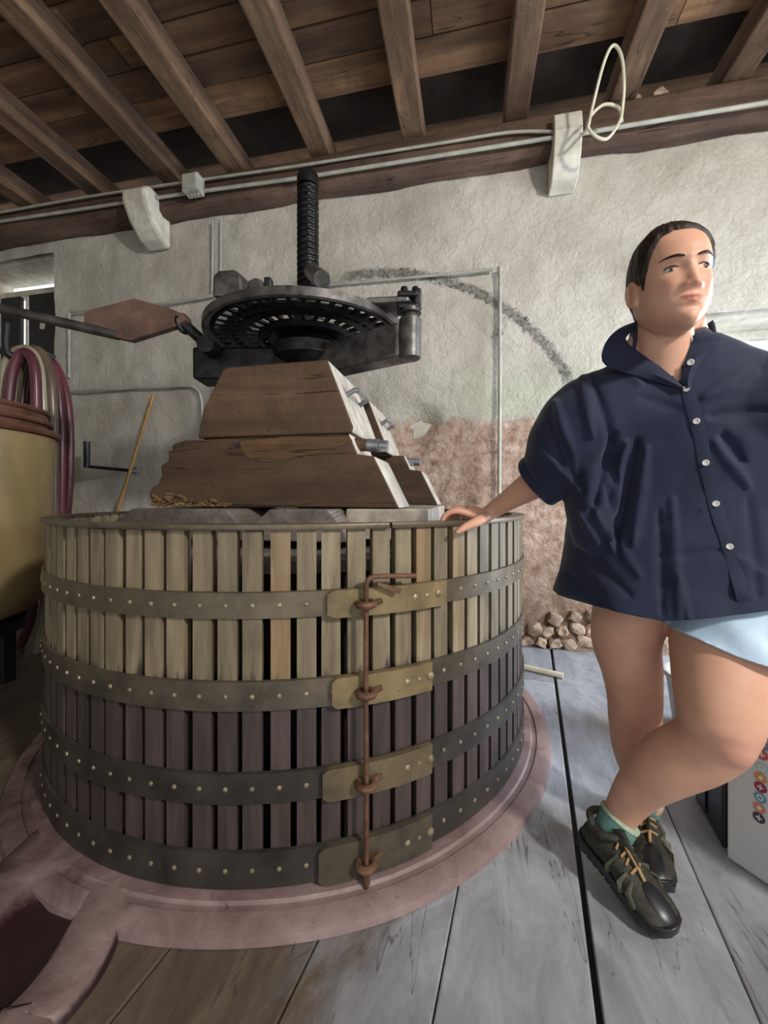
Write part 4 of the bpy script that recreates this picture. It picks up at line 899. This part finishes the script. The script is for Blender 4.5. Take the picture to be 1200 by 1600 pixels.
# ---- eyes, brows, hair
def hloc(v): return HR @ Vector(v)+HC-PB
t = NT('eyeball'); oc = t.coord((1, 1, 1), False); xyz = t.sep(oc)
dd = t.math('SQRT', t.math('ADD', t.math('MULTIPLY', xyz[0], xyz[0]), t.math('MULTIPLY', xyz[2], xyz[2])))
M['eye'] = t.fin(t.ramp(dd, [(.0024, lin(0x0c0a0a)), (.0027, lin(0x4b4238)), (.0058, lin(0x3a342c)), (.0064, lin(0xc8bcb2))]), .15)
hairm = t = NT('dark hair'); co = t.coord((120, 14, 40), False); g = t.noise(co, 1, 4, .6, .3)
t.bump(g, .6, .003); M['hair'] = t.fin(t.ramp(g, [(.3, lin(0x15120f)), (.7, lin(0x35291f))]), .5, 0, .3)
for sg in (-1, 1):
    ysurf = -(catm(Ft, 0)*(.9)+face_d(sg*.030, 0))
    def sy(x, z):                      # y of the face surface at (x, z)
        w_ = catm(Wt, z); s_ = min(.999, (abs(x)/w_)**(1/.92)); c_ = math.sqrt(1-s_*s_); return -(catm(Ft, z)*c_**.88+face_d(x, z))
    yc = sy(sg*.030, -.001)
    mb = MB(); pf = [(max(1e-4, .0128*math.sin(PI*i/14)), -.0128*math.cos(PI*i/14)) for i in range(15)]
    mb.lathe(pf, (0, 0, 0), 20, Matrix.Rotation(PI/2, 3, 'X')); mb = MB().add([(v[0], v[1], v[2]*.64) for v in mb.v], mb.f)
    eo = mb.build('eye', M['eye'], person, smooth=2); eo.location = hloc((sg*.0300, yc+.0108, -.0022)); eo.rotation_euler = (HR.to_4x4() @ Matrix.Rotation(sg*math.radians(12)+math.radians(8), 4, 'Z')).to_euler()
    # upper lash line
    mb = MB(); pts = []
    for k in range(9):
        x = sg*(.0175+.026*k/8); z = .0015+.0042*math.sin(PI*(k+.6)/9)-.001; pts.append(hloc((x, sy(x, z)-.0006, z)))
    mb.tube(pts, [.0006]+[.0015]*7+[.0006], 6); mb.build('eyelashes', M['hair'], person, smooth=True)
    mb = MB(); pts = []
    for k in range(11):
        x = sg*(.0125+.039*k/10); z = .0158+.0048*math.sin(PI*(k+1)/11*.80); pts.append(hloc((x, sy(x, z)-.0004, z)))
    mb.tube(pts, [.0014, .0022, .0026, .0027, .0027, .0025, .0022, .0018, .0014, .0010, .0005], 8); mb.build('eyebrow', M['hair'], person, smooth=True)
def hairline(a):
    return interp([(0, .079), (.35, .079), (.7, .068), (.95, .040), (1.12, .005), (1.27, -.028), (1.42, -.012), (1.75, -.004), (1.95, -.035), (2.3, -.07), (3.2, -.078)], abs(a))
mb = MB(); ga, gz = 160, 60; vs = []
for i in range(ga+1):
    a_ = -PI+2*PI*i/ga; zl = hairline(a_)
    for j in range(gz+1):
        k_ = j/gz; z = zl+(.1219-zl)*(1-(1-k_)**1.3)
        off = .0075*min(1, k_*5)-.0014+.0018*noise.noise(Vector((a_*9, z*30, 0)))+.0013*noise.noise(Vector((a_*34, z*10, 3)))
        vs.append(HR @ headpt(a_, min(z, .1215), off)+HC-PB)
mb.add(vs, [(i*(gz+1)+j, (i+1)*(gz+1)+j, (i+1)*(gz+1)+j+1, i*(gz+1)+j+1) for i in range(ga) for j in range(gz)])
hr = mb.build('hair', M['hair'], person, smooth=2)
mb = MB(); pts = [hloc(p) for p in ((0, .088, .03), (0, .105, .035), (0.0, .125, .02), (0, .128, -.02), (0, .115, -.07))]
mb.tube(bez(pts, 4), [x.x for x in bez([(r, 0, 0) for r in (.018, .022, .024, .02, .008)], 4)], 14); mb.build('ponytail', M['hair'], hr, smooth=2)
# ---- shirt
sh = MB()
torso(sh, [(.80, 1.085, .60, .325, .205), (.795, 1.078, .70, .315, .20), (.787, 1.075, .82, .295, .18), (.78, 1.065, .98, .275, .155), (.77, 1.04, 1.12, .265, .150), (.755, 1.025, 1.22, .25, .140), (.735, 1.01, 1.29, .215, .115), (.715, 1.0, 1.335, .155, .095), (.695, .985, 1.365, .10, .08), (.685, .975, 1.385, .072, .065)], TY, 56, .93)
limb(sh, [Vector((.70, 1.02, 1.24)), Vector((.60, 1.05, 1.225)), Vector((.54, 1.07, 1.20)), Vector((.492, 1.095, 1.145)), Vector((.462, 1.115, 1.09)), EL+Vector((-.02, .015, -.02)), EL+Vector((-.05, .05, -.05))], [.11, .115, .118, .108, .084, .070, .068], 32, flat=1.0)
limb(sh, [Vector((.80, 1.0, 1.20)), Vector((.93, .93, 1.21)), Vector((1.05, .88, 1.225)), Vector((1.15, .86, 1.25)), Vector((1.2, .87, 1.27))], [.12, .13, .11, .09, .085], 32)
ell(sh, (.55, 1.08, 1.02), (.07, .09, .18), TY)
sh = local(sh); me = union(sh, .0065, 8, .6)
bm = bmesh.new(); bm.from_mesh(me)
from mathutils.bvhtree import BVHTree
def cutoff(bm, co, no, pred):
    fs_ = [f for f in bm.faces if pred(f.calc_center_median()+PB)]; geom = list({*fs_, *(e for f in fs_ for e in f.edges), *(v for f in fs_ for v in f.verts)})
    co = Vector(co)-PB; no = Vector(no).normalized(); bmesh.ops.bisect_plane(bm, geom=geom, plane_co=co, plane_no=no)
    dl = [f for f in bm.faces if pred(f.calc_center_median()+PB) and (f.calc_center_median()-co).dot(no) > 0]; bmesh.ops.delete(bm, geom=dl, context='FACES')
cutoff(bm, (.72, 1.0, .714), (-.10, .0, -1), lambda c_: c_.z < .85)
cutoff(bm, (.63, .9, .722), (.22, 0, -1), lambda c_: c_.z < .95 and c_.x > .6)
fa = (WR-EL).normalized(); ccut = EL+fa*.022
cutoff(bm, ccut, fa, lambda c_: c_.x < .60 and (c_-EL).length < .2 and ((c_-EL)-fa*(c_-EL).dot(fa)).length < .098 and c_.x < .52)
cutoff(bm, (1.16, .87, 1.25), (1, -.1, .1), lambda c_: c_.x > 1.1)
# neck opening: V down the front, round behind
def inpoly(x, y, P):
    r = False
    for (x1, y1), (x2, y2) in zip(P, P[1:]+P[:1]):
        if (y1 > y) != (y2 > y) and x < (x2-x1)*(y-y1)/(y2-y1)+x1: r = not r
    return r
VP = [(985, 470), (974, 531), (1000, 552), (1030, 573), (1062, 598), (1067, 562), (1088, 516), (1093, 470)]
bvh0 = BVHTree.FromBMesh(bm)
dl = []
for f in bm.faces:
    c_ = f.calc_center_median()+PB
    if c_.z > 1.2 and inpoly(*proj(c_), VP) and (c_.y < 1.0 or c_.z > 1.345): dl.append(f)
    elif c_.z > 1.368 and (Vector((c_.x, c_.y))-Vector((.685, .975))).length < .10: dl.append(f)
bmesh.ops.delete(bm, geom=dl, context='FACES')
# folds: strokes pressed into or raised from the cloth where it faces the camera
bm.normal_update()
strokes = [ # (x0,y0,x1,y1, width px, amplitude m)
 (905, 560, 925, 680, 9, .008), (925, 590, 960, 700, 8, -.008), (870, 630, 900, 740, 9, .010), (858, 660, 880, 735, 6, -.009), (845, 700, 905, 765, 6, .009), (880, 690, 912, 770, 8, -.010),
 (960, 680, 925, 800, 9, -.016), (995, 690, 965, 840, 8, -.018), (978, 690, 950, 840, 7, .014), (925, 790, 960, 860, 7, .012), (905, 800, 935, 850, 6, .010), (950, 760, 968, 870, 6, -.012),
 (1010, 700, 990, 850, 10, .009), (1030, 800, 1035, 960, 8, -.006), (1050, 780, 1060, 960, 9, .006), (890, 900, 960, 960, 10, -.010), (880, 930, 940, 975, 8, .008), (905, 860, 985, 930, 9, -.007),
 (1100, 620, 1180, 580, 12, .007), (1110, 650, 1200, 640, 10, -.009), (1130, 680, 1160, 720, 12, -.012), (1115, 690, 1170, 760, 9, .008), (1150, 600, 1200, 560, 8, -.006), (1090, 800, 1000, 830, 8, -.004), (1125, 860, 1030, 870, 8, -.005), (1150, 870, 1195, 900, 9, .005), (1060, 900, 1075, 970, 7, .005),
 (940, 545, 1000, 600, 9, .006), (1000, 620, 1060, 640, 9, -.004), (960, 840, 1000, 900, 8, .006), (1170, 780, 1185, 930, 10, -.006)]
for v_ in bm.verts:
    c_ = v_.co+PB; n_ = v_.normal; vd = (c_-Vector((0, 0, 1))).normalized(); fr = -n_.dot(vd)
    d = .0035*noise.noise(c_*9)+.0018*noise.noise(c_*26)
    if fr > .05:
        x, y = proj(c_); s_ = 0
        for x0, y0, x1, y1, w_, am in strokes:
            dx, dy = x1-x0, y1-y0; t_ = ((x-x0)*dx+(y-y0)*dy)/(dx*dx+dy*dy); tt = max(0, min(1, t_)); r = math.hypot(x-x0-dx*tt, y-y0-dy*tt)/(w_*.85*(.55+.6*math.sin(PI*min(1, max(0, tt)))))
            if r < 3: s_ += am*math.exp(-r*r)
        d += s_*min(1, fr*3)
    if c_.z < .85: d += .006*(.85-c_.z)/.15*math.sin(math.atan2(c_.y-1.09, c_.x-.78)*9+1)+.012*max(0, min(1, (.80-c_.z)/.1))
    v_.co += n_*d
bm.normal_update(); me2 = bpy.data.meshes.new('shirt'); bm.to_mesh(me2); bvh = BVHTree.FromBMesh(bm); bm.free()
shirt = bpy.data.objects.new('shirt', me2); C.objects.link(shirt); shirt.parent = person; me2.polygons.foreach_set('use_smooth', [True]*len(me2.polygons))
s_ = shirt.modifiers.new('solid', 'SOLIDIFY'); s_.thickness = .0016; s_.offset = 0
t = NT('navy cotton'); co = t.coord((1, 1, 1), False); g = t.noise(co, 380, 2, .5); g2 = t.noise(co, 5, 5, .6)
col = t.ramp(g2, [(.3, lin(0x191e31)), (.7, lin(0x22283f))]); t.bump(g, .15, .001); t.bump(t.noise(co, 30, 5, .6, .5), .12, .006)
t.b.inputs['Sheen Weight'].default_value = .15
M['navy'] = t.fin(col, .75, 0, .25); me2.materials.append(M['navy'])
O_ = Vector((0, 0, 1))-PB
def hit0(px, py, off=.006, dflt=.97):
    d = Vector(((px-600)/F, 1, (HZ-py)/F)).normalized(); h_ = bvh0.ray_cast(O_, d)
    if h_[0] is None or h_[0].y+PB.y > 1.12: return cp(px, py, dflt)-PB
    return h_[0]-d*off
def hit(px, py, off=.0, dflt=.95):
    d = Vector(((px-600)/F, 1, (HZ-py)/F)).normalized(); h_ = bvh.ray_cast(O_, d)
    if h_[0] is None or h_[0].y+PB.y > 1.15: return cp(px, py, dflt)-PB
    return h_[0]-d*off
def ribbon(A, B, th, name, par, mat=None, k=5, lift=None):
    A, B = bez(A, k), bez(B, k); mb = MB(); n = len(A); vs = []
    for a_, b_ in zip(A, B):
        m_ = (a_+b_)/2; d = (m_-O_).normalized()
        for q in (a_, m_-d*(.004 if lift is None else lift), b_): vs += [q-d*th, q+d*th*.2]
    fs = []
    for i in range(n-1):
        o1, o2 = i*6, (i+1)*6
        for k2 in (0, 2): fs += [(o1+k2, o1+k2+2, o2+k2+2, o2+k2), (o1+k2+1, o2+k2+1, o2+k2+3, o1+k2+3)]
        fs += [(o1, o2, o2+1, o1+1), (o1+4, o1+5, o2+5, o2+4)]
    fs += [(0, 1, 3, 2), (2, 3, 5, 4), ((n-1)*6, (n-1)*6+2, (n-1)*6+3, (n-1)*6+1), ((n-1)*6+2, (n-1)*6+4, (n-1)*6+5, (n-1)*6+3)]
    return MB().add(vs, fs).build(name, mat or M['navy'], par, smooth=True)
# collar leaves
ribbon([cp(1012, 500, .99)-PB, hit0(996, 512, .006), hit0(978, 530, .006), hit0(1000, 551, .007), hit0(1033, 574, .008), hit0(1067, 603, .005)],
       [cp(1003, 499, 1.0)-PB, hit0(966, 514, .010, .99), hit0(944, 540, .012), hit0(945, 570, .012), hit0(1000, 589, .010), hit0(1068, 609, .004)], .0018, 'collar', shirt, lift=.007)
ribbon([cp(1086, 510, .945)-PB, hit0(1088, 520, .006, .94), hit0(1078, 542, .006, .92), hit0(1070, 566, .006), hit0(1064, 592, .006), hit0(1070, 606, .005)],
       [cp(1094, 505, .96)-PB, hit0(1112, 517, .012), hit0(1125, 533, .012), hit0(1108, 546, .011), hit0(1088, 580, .008), hit0(1080, 606, .004)], .0018, 'collar', shirt, lift=.006)
mb = MB(); cc_ = Vector((.682, .972, 0))-PB; prof = [(.094, 1.335), (.098, 1.335), (.086, 1.405), (.082, 1.415), (.081, 1.405)]
mb.lathe(prof, (cc_.x, cc_.y, 0), 32, None, math.radians(-18), math.radians(186), closed_prof=True); mb.build('collar_stand', M['navy'], shirt, smooth=True)
# placket
ys = [604, 640, 680, 722, 760, 800, 854, 900, 940, 968]; xs = [1073, 1083, 1094, 1102, 1111, 1121, 1139, 1152, 1163, 1171]
ribbon([hit(x-11, y, .0022) for x, y in zip(xs, ys)], [hit(x+11, y, .0022) for x, y in zip(xs, ys)], .001, 'placket', shirt, lift=.002)
M['button'] = simple('white button', 0xdcd8d0, 0xcfcac0, 8, .3, bump=0)
for x, y in ((1079, 566), (1072, 607), (1088, 658), (1102.5, 723), (1118.5, 787), (1140, 854), (1160, 925)):
    if y == 925: continue
    c_ = hit0(x, y, .016, .90) if y == 566 else hit(x, y, .0055, .90); d = (c_-O_).normalized(); mb = MB(); mb.lathe([(.0001, 0), (.0062, 0), (.0068, .0012), (.0058, .0022), (.004, .0016), (.0001, .0016)], c_, 16, (-d).to_track_quat('Z', 'Y').to_matrix()); mb.build('button', M['button'], shirt, smooth=True)
# rolled cuff
mb = MB(); q = fa.to_track_quat('Z', 'Y').to_matrix(); nn = 40; vs = []; R0 = .0715
for i in range(nn):
    a_ = 2*PI*i/nn; w_ = 1+.07*noise.noise(Vector((math.cos(a_)*1.5, math.sin(a_)*1.5, 3)))
    for r, z in ((R0-.006, -.035), (R0+.003, -.035), (R0+.006, -.01), (R0+.006, .028), (R0+.002, .032), (R0-.003, .028)): vs.append(ccut+q @ Vector((r*w_*math.cos(a_), r*w_*math.sin(a_), z+.004*math.sin(a_*2)-.004))-PB)
mb.add(vs, [(i*6+k, ((i+1) % nn)*6+k, ((i+1) % nn)*6+(k+1) % 6, i*6+(k+1) % 6) for i in range(nn) for k in range(6)]); mb.build('cuff', M['navy'], shirt, smooth=True)
# ---- shorts
st = MB(); torso(st, [(.815, 1.12, .70, .19, .14), (.815, 1.12, .80, .19, .145), (.81, 1.12, .90, .18, .135), (.80, 1.1, .98, .165, .125)], TY)
d1 = (KNl-HPl).normalized(); limb(st, [HPl+Vector((-.0, .0, .02)), HPl+d1*.10, HPl+d1*.18, HPl+d1*.26, HPl+d1*.36], [.132, .132, .128, .128, .128], 36)
limb(st, [HPr+Vector((.02, 0, .02)), HPr+Vector((.015, 0, -.05)), HPr+Vector((.01, 0, -.09))], [.12, .12, .12], 28)
me = union(local(st), .006, 5); bm = bmesh.new(); bm.from_mesh(me)
cutoff(bm, cp(1055, 987, .90), (-.073, .0, -.197), lambda c_: c_.x > .60 and c_.z < .80 and ((c_-HPl)-d1*(c_-HPl).dot(d1)).length < .19 and (c_-HPl).dot(d1) > .12)
cutoff(bm, (.70, 1.1, .735), (0, 0, -1), lambda c_: c_.x < .80 and c_.z < .78 and c_.y > 1.05)
for v_ in bm.verts: c_ = v_.co+PB; v_.co += v_.normal*(.004*noise.noise(c_*11)+.006*math.sin(c_.x*60+c_.z*25)*max(0, min(1, (.78-c_.z)/.1)))
me3 = bpy.data.meshes.new('shorts'); bm.to_mesh(me3); bm.free(); so = bpy.data.objects.new('shorts', me3); C.objects.link(so); so.parent = person; me3.polygons.foreach_set('use_smooth', [True]*len(me3.polygons))
s_ = so.modifiers.new('solid', 'SOLIDIFY'); s_.thickness = .002; s_.offset = 0
me3.materials.append(simple('light blue linen', 0xb9cfe2, 0xa8bfd4, 20, .8, bump=.2))
# ---- socks and shoes
M['sock'] = simple('teal sock', 0x6a8f88, 0x4d716c, 60, .9, bump=.4); M['sockl'] = simple('pale sock band', 0xb9c4ae, 0x9fae98, 60, .9)
M['upper'] = simple('olive black mesh upper', 0x3b392f, 0x1c1b18, 60, .7, bump=.5, bd=.002); M['rubber'] = simple('black rubber', 0x202227, 0x15161a, 10, .35, bump=.05)
M['strap'] = simple('tan lace', 0xb08f63, 0x8f7048, 40, .8, bump=.3); M['camo'] = simple('olive overlay', 0x66664f, 0x3c3c30, 30, .7, bump=.2)
US = [(0, .022, .030, .060), (.008, .032, .024, .078), (.03, .038, .02, .088), (.06, .038, .02, .092), (.09, .038, .02, .098), (.115, .039, .02, .094), (.15, .044, .02, .078), (.18, .048, .018, .066), (.21, .050, .018, .060), (.24, .047, .018, .053), (.258, .037, .02, .046), (.268, .018, .024, .038)]
def make_shoe(heel, toe, roll, ank, armr, lab):
    f_ = (toe-heel); L_ = f_.length/.268; f_.normalize(); up = Vector((0, 0, 1)); sd = f_.cross(up).normalized(); up = sd.cross(f_); Rr = Matrix.Rotation(roll, 3, f_); sd = Rr @ sd; up = Rr @ up
    T = lambda x, y, z: heel+sd*x+f_*y*L_+up*z-PB
    root = empty('shoe', label=lab); root.parent = person; root.location = heel-PB
    def bld(mb, name, mat, par=root, **k): o = MB().add([Vector(v)-(heel-PB) for v in mb.v], mb.f).build(name, mat, par, **k); return o
    n = 24; vs = []
    for y, w_, z0, z1 in US:
        for i in range(n):
            a_ = 2*PI*i/n; c_, s2 = math.cos(a_), math.sin(a_); zz = (z0+z1)/2+(z1-z0)/2*math.copysign(abs(s2)**.75, s2); nar = 1-.32*max(0, s2)*min(1, (z1-z0)/.07)
            vs.append(T(w_*math.copysign(abs(c_)**.75, c_)*nar, y, zz))
    m = len(US); mb = MB().add(vs, [(j*n+i, j*n+(i+1) % n, (j+1)*n+(i+1) % n, (j+1)*n+i) for j in range(m-1) for i in range(n)]+[tuple(range(n)), tuple((m-1)*n+i for i in range(n))]); bld(mb, 'upper', M['upper'], smooth=2, sub=1)
    # collar of the shoe
    mb = MB(); mb.tube([T(.031*math.cos(t_*PI/10), .052+.045*math.sin(t_*PI/10), .098+.012*math.cos(t_*PI/10*1+PI/2)*-1+(.016 if math.sin(t_*PI/10) < -.5 else 0)) for t_ in range(20)], .0095, 8, closed=True); bld(mb, 'padded_collar', M['upper'], smooth=True)
    # sole with tread blocks
    vs = []; sol = [(-.006, .02), (.0, .034), (.02, .043), (.06, .043), (.10, .041), (.15, .047), (.19, .053), (.22, .053), (.25, .045), (.268, .03), (.276, .012)]
    for y, w_ in sol:
        rise = .012*max(0, (y-.2)/.07)**2+.006*max(0, (.03-y)/.03)
        vs += [T(-w_*.94, y, .004+rise), T(w_*.94, y, .004+rise), T(w_, y, .020+rise), T(w_*.92, y, .032+rise), T(-w_*.92, y, .032+rise), T(-w_, y, .020+rise)]
    m = len(sol); mb = MB().add(vs, [(j*6+i, j*6+(i+1) % 6, (j+1)*6+(i+1) % 6, (j+1)*6+i) for j in range(m-1) for i in range(6)]+[tuple(range(6)), tuple((m-1)*6+i for i in range(6))]); bld(mb, 'sole', M['rubber'], smooth=True, bevel=.002)
    mb = MB()
    for j in range(12):
        y = .01+j*.021
        for sx in (-1, 1): 
            w_ = interp(sol, y)*.62; mb.add([T(sx*w_+a_*.013, y+b_*.007, c_+.012*max(0, (y-.2)/.07)**2) for c_ in (0, .006) for a_, b_ in ((-1, -1), (1, -1), (1, 1), (-1, 1))], [(0, 3, 2, 1), (4, 5, 6, 7), (0, 1, 5, 4), (1, 2, 6, 5), (2, 3, 7, 6), (3, 0, 4, 7)])
    bld(mb, 'tread', M['rubber'], kind='stuff')
    # toe cap
    vs = []; tc_ = US[6:]; 
    for y, w_, z0, z1 in tc_:
        for i in range(13):
            a_ = PI*i/12; c_, s2 = math.cos(a_), math.sin(a_); k_ = .0025*min(1, (y-.178)*60+.2); zz = z0+(z1-z0)*s2**.75+k_*s2
            if s2 < .3: zz = z0+.010
            vs.append(T((w_+k_)*math.copysign(abs(c_)**.75, c_)*(1-.30*s2), y+.001*(y > .25), zz if y > .16 else min(zz, z0+(z1-z0)*.6)))
    m = len(tc_); mb = MB().add(vs, [(j*13+i, j*13+i+1, (j+1)*13+i+1, (j+1)*13+i) for j in range(m-1) for i in range(12)]); bld(mb, 'toe_cap', M['rubber'], smooth=2)
    # tongue, laces and side overlays
    mb = MB(); mb.tube([T(0, .155, .078), T(0, .125, .097), T(0, .105, .112), T(0, .092, .128)], [.014, .019, .021, .018], 12, flat=.35); mb.v = [tuple(v) for v in mb.v]; bld(mb, 'tongue', M['upper'], smooth=True)
    mb = MB()
    for j, y in enumerate((.105, .122, .139, .156)):
        zt_ = interp([(u[0], u[3]) for u in US], y)+.004; w_ = .020
        mb.tube([T(-w_, y-.004, zt_-.006), T(0, y+.004*(1 if j % 2 else -1), zt_+.005), T(w_, y+.004, zt_-.006)], .0032, 6)
    mb.tube([T(.0, .10, .112), T(.003, .13, .104), T(.0, .16, .085), T(.002, .185, .070)], .0042, 6); bld(mb, 'laces', M['strap'], smooth=True)
    for sx in (-1, 1):
        for (ya, yb, yc_) in ((.09, .12, .10), (.13, .155, .15), (.17, .17, .19)):
            mb = MB(); w1 = interp([(u[0], u[1]) for u in US], yc_); mb.tube([T(sx*(w1+.0), yc_+.012, .032), T(sx*(w1+.001), (yb+yc_)/2, .052), T(sx*(w1*.62), yb, interp([(u[0], u[3]) for u in US], yb)-.004)], [.008, .009, .006], 8, flat=.4); bld(mb, 'overlay', M['camo'], smooth=True)
    # sock
    mb = MB(); a0_ = T(0, .065, .055)+PB; ax = (ank-a0_)
    mb.tube(bez([a0_-PB, a0_+ax*.45+Vector((0, 0, -.004))-PB, ank-PB], 4), [x.x for x in bez([(r_, 0, 0) for r_ in (.036, armr-.003, armr)], 4)], 24); so_ = MB().add([Vector(v) for v in mb.v], mb.f).build('sock', M['sock'], person, smooth=True)
    d_ = ax.normalized(); mb = MB(); mb.tube([ank-PB-d_*.006, ank-PB+d_*.003], [armr+.0014, armr+.0016], 24); mb.build('sock_band', M['sockl'], so_, smooth=True)
make_shoe(Vector((.560, 1.140, .062)), Vector((.650, .930, .004)), .10, cp(969, 1277, 1.078), .0475, 'dark olive trail shoe of the crossed front foot, heel lifted')
make_shoe(Vector((.800, 1.275, .0)), Vector((.688, 1.035, .0)), 0.0, ANr+Vector((0, 0, .035)), .0405, 'dark olive trail shoe of the standing foot behind')
